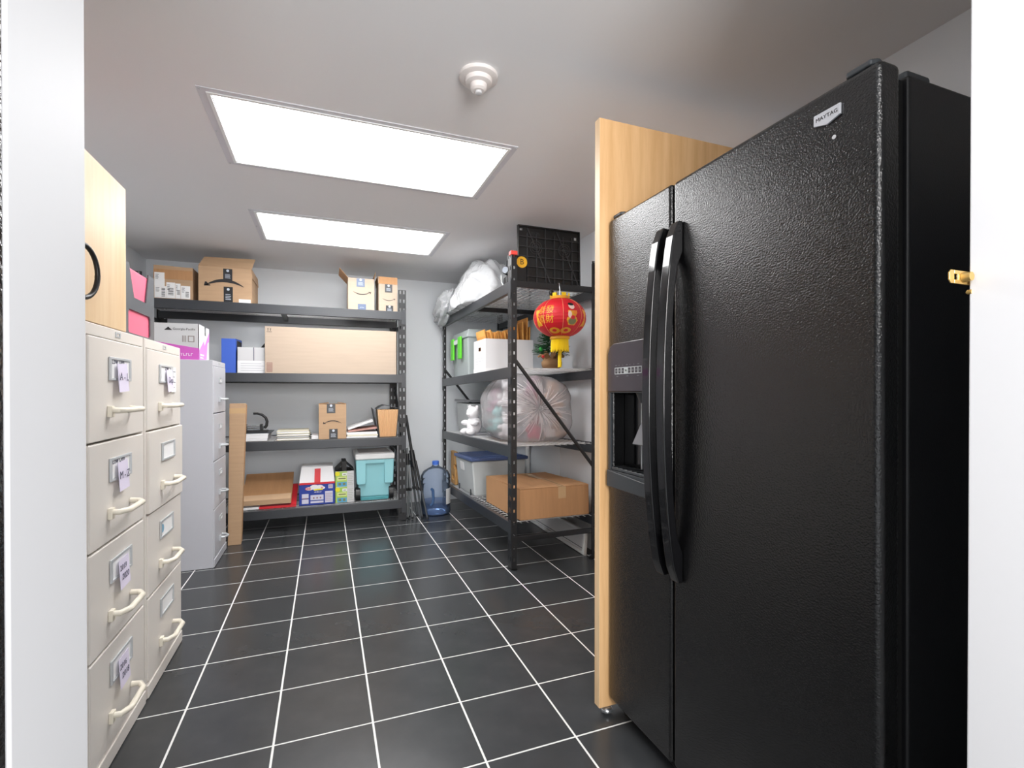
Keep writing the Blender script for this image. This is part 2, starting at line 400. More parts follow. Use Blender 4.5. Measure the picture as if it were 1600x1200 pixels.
# ------------------------------------------------------------------ filing cabinets (front built facing -y, turned to face the room)
def cabinet(label, loc, W, D, H, body, front, trims, plate_w, group, hnd, side_label=None):
    c = thing('filing_cabinet', label, 'filing cabinet', loc, 90, group)
    MB().plate(-W / 2, W / 2, 0, H, [(-W / 2 + .012, W / 2 - .012, .058, H - .035)], 0, D - .02).build('body', body, c, bevel=.003)
    MB().box(-W / 2 + .002, W / 2 - .002, D - .019, D, .002, H - .002).build('back_panel', body, c)
    dh = (H - .035 - .058) / 4; dr = []
    for k in range(4):
        z1 = H - .037 - k * dh; z0 = z1 - dh + .006
        d = MB().box(-W / 2 + .014, W / 2 - .014, -.004 - trims[k], .3, z0, z1).build('drawer', front, c, bevel=.004)
        y = -.004 - trims[k]; dr.append((d, y, z0, z1)); zc = z1 - dh * .285
        pw, ph = plate_w, plate_w * .42
        MB().plate(-pw / 2, pw / 2, zc - ph / 2, zc + ph / 2, [(-pw / 2 + .012, pw / 2 - .012, zc - ph / 2 + .008, zc + ph / 2 - .008)], y - .006, y - .0005).build('label_holder', ALU, d, bevel=.0015)
        MB().box(-pw / 2 + .006, pw / 2 - .006, y - .002, y - .0002, zc - ph / 2 + .004, zc + ph / 2 - .004).build('card', PAPER, d)
        hz = z1 - dh * .69; hw = hnd
        MB().tube([(-hw, y - .001, hz), (-hw, y - .026, hz - .002), (-hw + .03, y - .043, hz - .002), (hw - .03, y - .043, hz - .002), (hw, y - .026, hz - .002), (hw, y - .001, hz)],
                  .009 if body == TAN else .007, 10).build('handle', CREAM if body == TAN else ALU, d, smooth=50)
        MB().box(-hw - .012, -hw + .012, y - .012, y, hz - .022, hz + .012).build('latch', CREAM if body == TAN else ALU, d, bevel=.002)
    MB().box(-W / 2 + .006, W / 2 - .006, -.006, 0, .004, .05).build('kick_plate', front, c, bevel=.002)
    bd = MB().plate(-.02, .02, H - .024, H - .008, [(-.012, .012, H - .020, H - .012)], -.002, 0).build('maker_badge', ALU, c)
    return c, dr
FX = -.61
cab1, d1 = cabinet('tan four-drawer filing cabinet nearest the doorway, under the maple box', (FX, 1.878, 0), .456, .74, 1.315, TAN, TAN, (0, 0, 0, 0), .17, 'tan filing cabinets', .084)
cab2, d2 = cabinet('second tan four-drawer filing cabinet, under the black and red tray', (FX, 2.352, 0), .462, .74, 1.315, TAN, TAN, (0, .007, 0, 0), .17, 'tan filing cabinets', .084)
cab3, d3 = cabinet('narrow pale grey four-drawer filing cabinet beside the back rack', (-.666, 3.765, 0), .41, .70, 1.318, GREY, GREY, (0, 0, 0, 0), .085, None, .04)
# hand written notes stuck on the drawers
def note(k, dd, x, s1, s2, label):
    d, y, z0, z1 = dd; zc = z1 - (z1 - z0) * .29
    n = MB(); a = [(-.036, zc + .016), (.040, zc + .020), (.036, zc - .068), (-.042, zc - .072)]
    n.hexa([(x + a[3][0], y - .016, a[3][1]), (x + a[2][0], y - .016, a[2][1]), (x + a[2][0], y - .0145, a[2][1]), (x + a[3][0], y - .0145, a[3][1]),
            (x + a[0][0], y - .0085, a[0][1]), (x + a[1][0], y - .0085, a[1][1]), (x + a[1][0], y - .007, a[1][1]), (x + a[0][0], y - .007, a[0][1])])
    root = k
    o = n.build('sticky_note', LILAC, d); o['label'] = label
    if s1: text(s1, .026, INK, d, (x - .012, y - .0026 if not s1.startswith('2') else y - .0125, zc + .023 if not s1.startswith('2') else zc - .008), name='handwriting')
    if s2: text(s2, .034 if not s2.startswith('2') else .028, INK, d, (x - .003, y - .0155, zc - .024 if not s2.startswith('2') else zc - .036), name='handwriting')
    return o
note(cab1, d1[0], -.004, 'Low Dep', 'A - L', 'lilac note reading A - L')
note(cab1, d1[1], -.004, 'Low Dep', 'M - Z', 'lilac note reading M - Z')
note(cab1, d1[2], .0, '2019', '2020', 'lilac note reading 2019 2020')
note(cab1, d1[3], -.004, '2016', '2018', 'lilac note reading 2016 2018')
note(cab2, d2[0], .02, 'Low', 'Dep', 'lilac note on tag holder')
d, y, z0, z1 = d2[0]; zc = z1 - .085
o = MB().box(.058, .128, y - .005, y - .0035, zc - .075, zc + .03).build('paper_slip', PAPER, d)
for q in range(4): MB().box(.066, .118 - .012 * (q % 2), y - .0056, y - .005, zc + .01 - q * .022, zc + .0125 - q * .022).build('written_line', INK, d)
d, y, z0, z1 = d2[2]; zc = z1 - (z1 - z0) * .29
MB().cyl((-.055, y - .0022, zc), (-.055, y - .0028, zc), .017, n=20).build('round_sticker', mat('pale_blue_sticker', (120, 170, 200), .6), d)

# maple box on the first cabinet, with a black ring pull
mb = thing('maple_cabinet', 'pale maple box standing on the nearest tan filing cabinet', 'cabinet', (FX - .004, 1.73, 1.316), 90)
MB().box(-.2, .222, 0, .45, 0, .468).build('carcass', MAPLEP, mb, bevel=.002)
MB().box(-.2, .222, -.003, -.0002, .001, .467).build('door', MAPLEP, mb, bevel=.001)
MB().tube([(-.125 + .056 * math.cos(a), -.018 - .012 * abs(math.cos(a)), .125 + .07 * math.sin(a)) for a in [math.pi * 2 * k / 32 for k in range(33)]], .0065, 8, caps=False).build('ring_pull', BPLA, mb, smooth=50)
MB().box(-.19, -.165, -.014, -.003, .105, .145).build('pull_mount', BPLA, mb, bevel=.002)

# black tray with red folders on the second cabinet
tr = thing('letter_tray', 'black plastic letter tray holding red folders on the second tan cabinet', 'letter tray', (-.632, 2.157, 1.316), 90)
W = .152
def quadhole(name, pts_outer, hole, m, parent):
    b = MB()
    n = len(hole)
    return b
# front plate with a trapezoid and a rounded window
fp = MB()
fp.strip([(-W, .115), (-.128, .115), (.10, .115), (W, .115)], [(-W, .0), (-.128, .012), (.10, .012), (W, .0)], 'y', 0, .004) if 0 else None
up = [(-.105, .236), (-.062, .138), (.06, .138), (.088, .236)]
fp.prism([(-W, .25), (-W, .125), (-.062, .138), (-.105, .236), (-.105, .25)], 'y', 0, .004)
fp.prism([(-.062, .138), (-W, .125), (W, .125), (.06, .138)], 'y', 0, .004)
fp.prism([(.06, .138), (W, .125), (W, .25), (.088, .25), (.088, .236)], 'y', 0, .004)
fp.prism([(-W, .0), (-W, .125), (-.105, .092), (-.118, .082), (-.118, .018), (-.11, .010)], 'y', 0, .004)
fp.prism([(-W, .125), (W, .125), (.096, .092), (-.105, .092)], 'y', 0, .004)
fp.prism([(W, .125), (W, 0), (.1, .010), (.108, .018), (.108, .082), (.096, .092)], 'y', 0, .004)
fp.prism([(W, 0), (-W, 0), (-.11, .010), (.1, .010)], 'y', 0, .004)
fp.build('front_panel', mat('charcoal_plastic', (92, 96, 102), .35), tr)
MB().box(-W, -W + .004, .004, .30, 0, .25).box(W - .004, W, .004, .30, 0, .25).box(-W + .004, W - .004, .296, .30, 0, .25).box(-W + .004, W - .004, .004, .296, 0, .004).box(-W + .004, W - .004, .004, .296, .118, .122).build('shell', MATS['charcoal_plastic'], tr)
for k, (z0, z1, g) in enumerate(((.0045, .112, 'lower'), (.1225, .238, 'upper'))):
    for q in range(1):
        o = tag(MB().box(-.14, .14, .006, .15, 0, z1 - z0).build('folder', PINK, None, bevel=.003),
                'red folder in the %s slot of the black tray' % g, 'folder', 'red folders in the black tray')
        o.location = (-.632, 2.157, 1.316 + z0); o.rotation_euler = (0, 0, R(90))

# ------------------------------------------------------------------ cartons
def open_shell(w, d, h, t=.004):
    return MB().box(-w / 2, w / 2, 0, t, 0, h).box(-w / 2, w / 2, d - t, d, 0, h).box(-w / 2, -w / 2 + t, t, d - t, 0, h).box(w / 2 - t, w / 2, t, d - t, 0, h).box(-w / 2 + t, w / 2 - t, t, d - t, 0, t)
def flap(a, b, top_a, top_b, m, parent, t=.003):
    """cardboard flap: hinge edge a->b, free edge top_a->top_b"""
    a, b, ta, tb = map(Vector, (a, b, top_a, top_b)); n = (b - a).cross(ta - a).normalized() * t
    return MB().hexa([a, b, b + n, a + n, ta, tb, tb + n, ta + n]).build('flap', m, parent)
def smile(parent, cx, cz, w, up, m=PRINT, y=-.0012, name='printed_arrow', fat=1):
    """curved arrow; up=1 bows upward with its head at the left (carton upside down), up=-1 smiles with its head at the right"""
    b = MB(); n = 14; A = []; B = []
    for i in range(n + 1):
        t = i / n * 2 - 1; th = fat * (.055 * w * (1 - abs(t) ** 2.2) + .008 * w)
        zc = .16 * w * (1 - t * t)
        A.append((cx + up * -t * w / 2 * -1 if 0 else cx + t * w / 2, cz + up * (zc + th / 2))); B.append((cx + t * w / 2, cz + up * (zc - th / 2)))
    b.strip(A, B, 'y', y, 0)
    s = -1 if up > 0 else 1; hx = cx + s * w / 2; q = w * .028 * fat
    hz = cz
    b.strip([(hx + s * w * .01, hz + up * .10 * w), (hx + s * w * .035, hz - up * .01 * w)], [(hx + s * w * .01 - s * 2 * q * .5, hz + up * .10 * w), (hx + s * w * .035 - s * 3 * q, hz + up * .01 * w)], 'y', y, 0)
    b.strip([(hx + s * w * .035, hz - up * .02 * w), (hx - s * w * .13, hz - up * .012 * w)], [(hx + s * w * .02, hz + up * .025 * w), (hx - s * w * .12, hz + up * .022 * w)], 'y', y, 0)
    return b.build(name, m, parent)
def tape_front(parent, x, w, z0, z1, m=TAPEB, marks=True, ink=None):
    o = MB().box(x - w / 2, x + w / 2, -.0009, 0, z0, z1).build('tape_strip', m, parent)
    if marks:
        ink = ink or mat('tape_print', (196, 204, 216), .6); b = MB(); h = z1 - z0
        for k in range(4):
            z = z0 + h * (.2 + .1 * k); b.box(x - w * .3, x + w * (.3 - .06 * (k % 2)), -.0014, -.0009, z, z + h * .035)
        b.cyl((x, -.0009, z1 - h * .16), (x, -.0014, z1 - h * .16), w * .16, n=12)
        b.build('tape_marks', ink, o)
    return o
def ship_label(parent, x0, x1, z0, z1, bars=((.55, .9, .2, .7),), m=PAPER, name='shipping_label', y=-.001):
    o = MB().box(x0, x1, y, 0, z0, z1).build(name, m, parent); b = MB(); W_, H_ = x1 - x0, z1 - z0
    for (a, c, e, f) in bars:
        n = 7
        for k in range(n):
            zz = z0 + H_ * (e + (f - e) * k / n); b.box(x0 + W_ * a, x0 + W_ * c, y - .0005, y, zz, zz + H_ * (f - e) / n * (.55 if k % 2 else .35))
    for k in range(4): b.box(x0 + W_ * .1, x0 + W_ * (.42 - .05 * (k % 2)), y - .0005, y, z0 + H_ * (.82 - .1 * k), z0 + H_ * (.85 - .1 * k))
    b.build('label_print', PRINT, o); return o
def squiggle(parent, x, z, w, h, m, y=-.001, name='printed_words', seed=1):
    """a row of small strokes where the photograph's print is too small to read"""
    rg = random.Random(seed); b = MB(); q = x - w / 2; k = h * .18
    while q < x + w / 2 - h * .5:
        cw = h * rg.uniform(.4, .75); t = rg.choice((0, 1, 2))
        b.box(q, q + k, y, y + .0008, z - h / 2, z + h / 2)
        if t != 1: b.box(q + k, q + cw, y, y + .0008, z + h / 2 - k, z + h / 2)
        if t != 0: b.box(q + k, q + cw, y, y + .0008, z - h / 2, z - h / 2 + k)
        if t == 2: b.box(q + cw - k, q + cw, y, y + .0008, z - h * .32, z + h * .32)
        q += cw + h * .22
    return b.build(name, m, parent)
Z1, Z2, Z3, Z4 = 1.803, 1.262, .724, .182
# top shelf, left to right
c = thing('cardboard_box', 'brown cardboard box covered in white shipping labels on the top shelf', 'box', (-1.064, 4.33, Z1))
open_shell(.248, .28, .25).build('body', CARD, c)
MB().box(-.12, .12, .004, .276, .2, .205).build('inner_flap', CARDI, c)
flap((-.124, 0, .25), (0, 0, .25), (-.124, .10, .262), (-.005, .10, .262), CARD, c); flap((.004, 0, .245), (.124, 0, .245), (.004, .1, .23), (.124, .1, .23), CARD, c)
MB().box(-.124, .124, -.003, 0, .155, .225).build('folded_panel', CARDD, c)
ship_label(c, -.118, -.055, .10, .20, (), y=-.0036)
ship_label(c, -.118, -.045, .012, .10, ((.6, .9, .1, .9),)); ship_label(c, -.044, .012, .012, .13, ((.2, .8, .2, .7),)); ship_label(c, .014, .046, .012, .125, ((.3, .9, .25, .6),)); ship_label(c, .048, .108, .012, .11, ((.5, .85, .15, .6),))
c = thing('cardboard_box', 'large cardboard box with black arrow print and tape on the top shelf', 'box', (-.72, 4.32, Z1))
open_shell(.362, .36, .272).build('body', CARD, c)
flap((-.181, 0, .272), (.181, 0, .272), (-.15, .05, .352), (.20, .05, .362), CARD, c)
flap((.181, 0, .272), (.181, .36, .272), (.186, .0, .20), (.186, .36, .20), CARD, c)
tape_front(c, .015, .062, .172, .262); tape_front(c, .018, .062, 0, .124); smile(c, -.005, .128, .26, 1, y=-.0018, fat=1.5)
MB().box(.09, .172, -.001, 0, .004, .034).build('shipping_label', PAPER, c)

c = thing('cardboard_box', 'open cardboard box with raised side flaps, left of pair at top right', 'box', (.283, 4.31, Z1))
open_shell(.212, .26, .268).build('body', CARDL, c)
flap((-.106, .26, .268), (-.106, 0, .268), (-.172, .25, .335), (-.172, 0, .345), CARDD, c); flap((.106, 0, .268), (.106, .26, .268), (.116, .0, .33), (.116, .25, .33), CARDI, c)
flap((.106, .26, .268), (-.106, .26, .268), (.106, .32, .30), (-.106, .32, .30), CARDI, c)
tape_front(c, -.005, .066, .196, .266, TAPEG); tape_front(c, .005, .066, 0, .052, TAPEG, False); smile(c, .004, .155, .14, -1)
text('prime', .014, mat('tape_print', (196, 204, 216), .6), c, (.005, -.0012, .024), name='printed_words')
c = thing('cardboard_box', 'narrow cardboard box beside the rack post, right of pair at top right', 'box', (.506, 4.33, Z1))
open_shell(.158, .22, .24).build('body', CARDL, c)
flap((-.079, 0, .24), (.079, 0, .24), (-.079, .01, .302), (.079, .01, .302), CARDD, c)
flap((-.079, .22, .24), (-.079, 0, .24), (-.086, .22, .30), (-.086, 0, .30), CARDI, c)
tape_front(c, .004, .062, .168, .238, TAPEB); tape_front(c, .012, .062, 0, .056, TAPEB); smile(c, .004, .115, .105, -1)
squiggle(c, 0, .272, .08, .012, PRINT, y=.0045, name='printed_words')
# second shelf
c = thing('binder_box', 'bright blue upright file box on the second shelf', 'file box', (-.706, 4.35, Z2))
MB().prism([(0, 0), (.30, 0), (.30, .28), (0, .268)], 'x', -.049, -.045).prism([(0, 0), (.30, 0), (.30, .28), (0, .268)], 'x', .045, .049).box(-.045, .045, 0, .004, 0, .268).box(-.045, .045, .296, .3, 0, .268).box(-.045, .045, .004, .296, 0, .004).box(-.045, .045, .004, .296, .255, .259).build('shell', BLUE, c)
MB().box(.0495, .0512, .05, .27, .14, .26).build('side_print', PRINT, c)
c = thing('carton', 'low white printed carton between the blue file box and the long flat carton', 'box', (-.546, 4.34, Z2))
MB().box(-.098, .098, 0, .24, 0, .204).build('body', GREYC, c, bevel=.002)
MB().box(.014, .019, -.001, 0, .10, .204).build('tuck_slot', INK, c)
MB().box(-.098, .098, -.001, 0, 0, .098).build('front_band', WHITEC, c)
b = MB()
for k in range(4): b.box(-.075, .09 - .02 * (k % 2), -.0016, -.001, .02 + k * .018, .023 + k * .018)
b.build('printed_lines', mat('pale_print', (168, 170, 178), .7), c)
c = thing('tripod_bracket', 'black angled bracket poking up behind the long flat carton', 'bracket', (-.47, 4.64, Z2))
MB().prism([(-.07, .2), (-.05, .22), (.06, .36), (.06, 0), (.03, 0), (.03, .26)], 'y', 0, .02).build('arm', BPLA, c, bevel=.002)
MB().box(-.02, .07, -.03, .05, 0, .012).build('foot', BPLA, c)
c = thing('flat_carton', 'long flat pale carton lying on its edge on the second shelf', 'box', (.062, 4.305, Z2))
MB().box(-.51, .51, 0, .13, 0, .372).build('body', CARDL, c, bevel=.003)
MB().box(-.506, .506, .05, .08, .3722, .373).build('parcel_tape', CLEART, c)
b = MB()
for x in (-.487, -.469): b.box(x - .0018, x + .0018, -.0008, 0, .335, .352).prism([(x - .005, .350), (x + .005, .350), (x, .359)], 'y', -.0008, 0)
b.box(-.497, -.459, -.0008, 0, .327, .330); b.build('this_way_up_print', PRINT, c)
b = MB().plate(-.497, -.457, .012, .086, [(-.494, -.460, .015, .083)], -.0008, 0)
for k in range(7): b.box(-.493, -.461, -.0008, 0, .018 + k * .0092, .0225 + k * .0092)
b.build('stamp_print', mat('maroon_print', (140, 96, 90), .7), c)
# third shelf
def stack_sheets(name, label, loc, w, d, layers, cat, group, seed):
    random.seed(seed); z = loc[2]
    for k, (h, m, dx, dr) in enumerate(layers):
        o = thing(name, label % k if '%' in label else label, cat, (loc[0] + dx, loc[1] + abs(dx), z), dr, group)
        MB().box(-w / 2, w / 2, 0, d, 0, h * .25).build('back_cover', m, o, bevel=.001)
        MB().box(-w / 2 + .003, w / 2 - .004, .003, d - .003, h * .25, h * .8).build('sheets', PAPER, o)
        MB().box(-w / 2, w / 2 - .006, 0, d, h * .8, h).build('front_cover', m, o, bevel=.001)
        z += h + .0004
    return z
CREAMP = mat('cream_folder', (226, 220, 198), .75); GREYF = mat('grey_folder', (120, 124, 130), .6); ROSE = mat('rose_paper', (196, 150, 140), .8)
b_ = [('white ring-bound report at the bottom of the pile under the hole punch', .022, WHITEC), ('white paper wad in the middle of the pile under the hole punch', .024, WHITEC), ('thin white report second from top of the pile under the hole punch', .012, WHITEC)]
z = Z3
for k, (lb, h, m) in enumerate(b_):
    o = thing('paper_stack', lb, 'papers', (-.555 + .004 * k, 4.33 + .003 * k, z)); 
    MB().box(-.12, .12, 0, .28, 0, h - .002).build('sheets', m, o, bevel=.002); MB().box(-.12, .119, 0, .28, h - .002, h).build('top_sheet', PAPER, o); z += h + .0004
o = thing('clipboard', 'dark grey clipboard lying under the black hole punch', 'clipboard', (-.53, 4.34, z))
MB().box(-.13, .12, 0, .29, 0, .006).build('board', GREYP, o, bevel=.001); MB().box(-.04, .04, .262, .285, .006, .014).build('clip', CHROME, o)
hp = thing('hole_punch', 'black heavy-duty hole punch with curved lever, on the pile of papers', 'hole punch', (-.515, 4.40, z + .0065))
MB().box(-.10, .075, -.02, .08, 0, .014).build('base', BPLA, hp, bevel=.003)
for x in (-.085, .03): MB().box(x - .010, x + .010, 0, .045, .014, .065).build('punch_head', BPLA, hp, bevel=.002)
MB().cyl((-.10, .02, .05), (.05, .02, .05), .006, n=10).build('upper_rod', CHROME, hp, smooth=40); MB().cyl((-.10, .03, .032), (.05, .03, .032), .006, n=10).build('lower_rod', CHROME, hp, smooth=40)
MB().tube([(.052, .022, .03), (.066, .022, .05), (.07, .022, .085), (.06, .022, .115), (.035, .022, .138), (.0, .022, .15), (-.03, .022, .15)], [.011, .011, .011, .010, .010, .009, .009], 10).build('lever', BPLA, hp, smooth=50)
z = Z3
for k, (lb, h, m, dr) in enumerate((('cream file folder at the bottom of the low pile left of the small arrow box', .018, CREAMP, 0), ('grey file folder in the low pile left of the small arrow box', .012, GREYF, 1), ('cream file folder second from top of the low pile left of the small arrow box', .018, CREAMP, -1), ('thick cream file folder on top of the low pile', .02, CREAMP, 1.5))):
    o = thing('file_folder', lb, 'folder', (-.245, 4.325, z), dr)
    MB().box(-.123, .123, 0, .29, 0, h * .2).build('back_cover', m, o, bevel=.001); MB().box(-.119, .116, .004, .285, h * .2, h * .85).build('sheets', PAPER, o); MB().box(-.122, .117, 0, .29, h * .85, h).build('front_cover', m, o, bevel=.001); z += h + .002
o = thing('paper_pad', 'flat white pad lying beside the small arrow box', 'papers', (-.077, 4.35, Z3)); MB().box(-.033, .022, 0, .26, 0, .028).build('sheets', PAPER, o, bevel=.002); MB().box(-.033, .022, .0, .26, .028, .0295).build('cover', WHITEC, o)
c = thing('cardboard_box', 'small upright cardboard box with arrow print on the third shelf', 'box', (.054, 4.315, Z3))
open_shell(.214, .19, .288).build('body', CARD, c)
flap((.107, 0, .288), (.107, .19, .288), (.04, .0, .298), (.04, .19, .298), CARDD, c); flap((-.107, .19, .288), (-.107, 0, .288), (-.03, .19, .296), (-.03, 0, .296), CARDD, c)
tape_front(c, -.012, .066, .214, .288); tape_front(c, .006, .066, .0, .082); smile(c, 0, .128, .14, 1)
z = Z3
for k, (lb, h, dx, rx, m) in enumerate((('flat white report at the bottom of the untidy pile left of the file wallet', .014, .0, 0, WHITEC), ('cream folder second from the bottom of the untidy pile', .014, .006, 0, CREAMP), ('white report in the middle of the untidy pile', .02, .0, 0, PAPER))):
    o = thing('paper_stack', lb, 'papers', (.288 + dx, 4.325, z)); MB().box(-.125, .125, 0, .28, 0, h - .001).build('sheets', m, o, bevel=.002); MB().box(-.125, .124, .001, .279, h - .001, h).build('top_sheet', PAPER, o); z += h + .0004
for k, (lb, dz, ry, m, ln) in enumerate((('tilted rose-coloured folder near the top of the untidy pile', .0005, -6, ROSE, .235), ('white report tilted steeply on top of the untidy pile', .018, -19, PAPER, .215))):
    o = thing('paper_stack', lb, 'papers', (.178, 4.33, z + dz), rot=(0, R(ry), 0)); MB().box(0, ln, 0, .27, 0, .012).build('sheets', m, o, bevel=.002); MB().box(0, ln, 0, .27, .012, .015).build('cover', WHITEC if k else ROSE, o)
f = thing('expanding_file', 'black expanding file wallet with fanned tan pleats, beside the rack post', 'file wallet', (.502, 4.315, Z3))
b = MB(); n = 18
for k in range(n):
    t0, t1 = k / n * 2 - 1, (k + 1) / n * 2 - 1; tm = (t0 + t1) / 2
    b.add([(t0 * .068, .006, .004), (tm * .068, -.002, .004), (tm * .09, -.002, .238), (t0 * .09, .006, .238)], [(0, 1, 2, 3)]); b.add([(tm * .068, -.002, .004), (t1 * .068, .006, .004), (t1 * .09, .006, .238), (tm * .09, -.002, .238)], [(0, 1, 2, 3)])
b.build('pleats', mat('tan_pleats', (226, 190, 148), .7), f)
for k in range(9):
    t = (k - 4) / 4.5; MB().hexa([(t * .068 - .001, .008, .004), (t * .068 + .001, .008, .004), (t * .068 + .001, .23, .004), (t * .068 - .001, .23, .004), (t * .09 - .001, .008, .236), (t * .09 + .001, .008, .236), (t * .09 + .001, .23, .236), (t * .09 - .001, .23, .236)]).build('divider', mat('tan_pleats', (226, 190, 148), .7), f)
MB().hexa([(-.072, -.002, 0), (-.068, -.002, 0), (-.068, .24, 0), (-.072, .24, 0), (-.122, .02, .24), (-.118, .02, .24), (-.118, .24, .25), (-.122, .24, .25)]).build('front_cover', GREYP, f)
MB().hexa([(.069, -.002, 0), (.072, -.002, 0), (.072, .24, 0), (.069, .24, 0), (.0915, -.002, .245), (.0945, -.002, .245), (.0945, .24, .25), (.0915, .24, .25)]).build('back_cover', GREYP, f)
MB().strip([(-.092, .245), (-.06, .268), (-.03, .278), (.03, .268), (.093, .25)], [(-.092, .241), (-.06, .262), (-.03, .272), (.03, .262), (.093, .246)], 'y', .0, .2).build('top_flap', GREYP, f)
# bottom shelf
c = thing('folded_carton', 'flattened brown carton lying slanted on the bottom shelf', 'carton', (-.43, 4.335, Z4 + .034))
MB().strip([(.0, .0), (.04, .02), (.16, .075), (.28, .13), (.36, .18)], [(.0, .012), (.04, .034), (.16, .09), (.28, .145), (.36, .195)], 'x', -.20, .168).build('panel', CARDD, c)
MB().strip([(-.004, .0), (.06, .055)], [(-.004, .038), (.05, .07)], 'x', -.20, .165).build('front_flap', CARD, c)
c = thing('folded_carton', 'flattened red and white carton under the brown one on the bottom shelf', 'carton', (-.42, 4.33, Z4))
MB().box(-.20, -.075, 0, .30, 0, .018).build('white_end', WHITEC, c, bevel=.002)
MB().box(-.075, .155, 0, .30, 0, .018).strip([(0, 0), (.12, .04), (.30, .12)], [(0, .018), (.12, .056), (.30, .136)], 'x', .155, .195).build('red_panel', RED, c)
c = thing('diaper_box', 'blue printed carton with white and red top on the bottom shelf', 'box', (-.068, 4.34, Z4))
MB().box(-.136, .138, 0, .28, 0, .176).build('body', NAVY, c, bevel=.002)
MB().hexa([(-.137, -.001, .176), (.139, -.001, .176), (.139, .281, .176), (-.137, .281, .176), (-.12, .03, .31), (.124, .03, .31), (.124, .25, .31), (-.12, .25, .31)]).build('sloped_top', WHITEC, c, bevel=.002)
MB().box(-.137, .139, -.0022, -.001, .170, .186).build('red_band', RED, c)
MB().hexa([(-.02, -.0025, .186), (.026, -.0025, .186), (.026, -.001, .186), (-.02, -.001, .186), (-.018, .0215, .295), (.028, .0215, .295), (.028, .026, .295), (-.018, .026, .295)]).build('red_strip', RED, c)
b = MB()
for (x, zz, rx, rz_) in ((-.06, .136, .03, .014), (-.02, .146, .035, .02), (.02, .146, .03, .016), (.04, .138, .022, .012)): b.prism([(x + rx * math.cos(a), zz + rz_ * math.sin(a)) for a in [k * math.pi / 8 for k in range(16)]], 'y', -.0012 - x * .002, 0)
b.build('logo_cloud', WHITEC, c)
squiggle(c, -.062, .137, .05, .02, RED, y=-.003, name='logo_lettering', seed=3); squiggle(c, .042, .14, .024, .012, RED, y=-.003, name='logo_lettering', seed=5)
MB().prism([(-.025, .118), (.045, .122), (.045, .132), (-.02, .13)], 'y', -.0014, 0).build('yellow_tab', LEMON, c)
squiggle(c, .01, .106, .06, .009, WHITEC, y=-.0012, name='printed_words', seed=8)
b = MB().box(-.115, -.064, -.001, 0, .014, .05).box(-.115, -.064, -.001, 0, .058, .095).box(-.05, .05, -.001, 0, .04, .082).box(.062, .122, -.001, 0, .014, .108).box(.088, .122, -.001, 0, .13, .162).box(-.05, .05, -.001, 0, .016, .032); b.build('printed_panels', mat('pale_print_panel', (206, 206, 222), .7), c)
b = MB().box(-.112, -.067, -.0014, -.001, .055, .061)
for q in range(3): b.cyl((-.025 + .026 * q, -.001, .058), (-.025 + .026 * q, -.0015, .058), .007, n=10)
for q in range(5): b.box(.066, .118 - .006 * (q % 2), -.0014, -.001, .03 + q * .014, .033 + q * .014)
for q in range(4): b.box(.094 + q * .006, .097 + q * .006, -.0014, -.001, .135, .157)
b.build('fine_print', mat('muted_print', (150, 110, 120), .7), c)
def snack(loc, label, op):
    c = thing('food_box', label, 'box', loc, 0, None)
    (open_shell(.148, .24, .132) if op else MB().box(-.074, .074, 0, .24, 0, .132)).build('body', GREYC, c)
    MB().box(-.074, .018, -.001, 0, .002, .13).build('green_panel', LIME, c)
    MB().box(-.06, .016, -.0014, -.001, .004, .042).build('blue_panel', CYAN, c); MB().box(-.06, .014, -.0014, -.001, .056, .086).build('pale_panel', mat('pale_lemon', (214, 222, 150), .6), c)
    MB().cyl((-.058, -.001, .112), (-.058, -.0018, .112), .019, n=20).build('yellow_disc', LEMON, c)
    MB().box(-.02, .016, -.0014, -.001, .094, .118).build('logo_patch', WHITEC, c); b = MB()
    for q in range(7): b.box(.026, .068 - .008 * (q % 2), -.0014, -.0, .02 + q * .015, .0215 + q * .015)
    b.box(-.012, .01, -.0018, -.0014, .102, .108); b.box(-.05, .008, -.0018, -.0014, .066, .076); b.box(-.05, -.03, -.0018, -.0014, .014, .034); b.box(-.015, .005, -.0018, -.0014, .014, .034)
    b.build('printed_lines', mat('olive_print', (120, 130, 90), .7), c)
    if op:
        K = mat('black_card', (28, 27, 26), .5)
        flap((.074, .01, .132), (.074, .23, .132), (.015, .01, .188), (.015, .23, .188), K, c); flap((-.074, .23, .132), (-.074, .01, .132), (-.02, .23, .185), (-.02, .01, .185), K, c)
        MB().box(-.02, .015, .03, .23, .132, .21).build('inner_sleeve', K, c)
        MB().box(-.07, .07, .006, .234, .12, .13).build('inner_card', K, c)
    return c
snack((.150, 4.345, Z4), 'lower green and yellow food box beside the cooler', False); snack((.149, 4.345, Z4 + .1325), 'upper green and yellow food box with black flaps open, stacked beside the cooler', True)
# cooler
k = thing('cooler', 'aqua wheeled cooler with white lid on the bottom shelf', 'cooler', (.396, 4.33, Z4))
b = MB()
b.hexa([(-.128, .03, .03), (.122, .03, .03), (.125, .36, .03), (-.13, .36, .03), (-.158, .016, .352), (.16, .016, .352), (.16, .38, .352), (-.158, .38, .352)])
b.build('body', TEAL, k, bevel=.012, seg=3)
for s in (-1, 1):
    b = MB().prism([(s * .158, .352), (s * .075, .352), (s * .075, .16), (s * .082, .142), (s * .145, .142), (s * .152, .16)], 'y', -.004, .05); b.build('wheel_lug', TEAL, k, bevel=.008, seg=3)
MB().box(-.08, .08, -.004, .03, .318, .352).build('top_bar', TEAL, k, bevel=.006)
MB().hexa([(-.115, .03, .0), (.11, .03, .0), (.11, .36, .0), (-.115, .36, .0), (-.127, .028, .03), (.121, .028, .03), (.121, .36, .03), (-.127, .36, .03)]).build('skid_base', TEALD, k, bevel=.004)
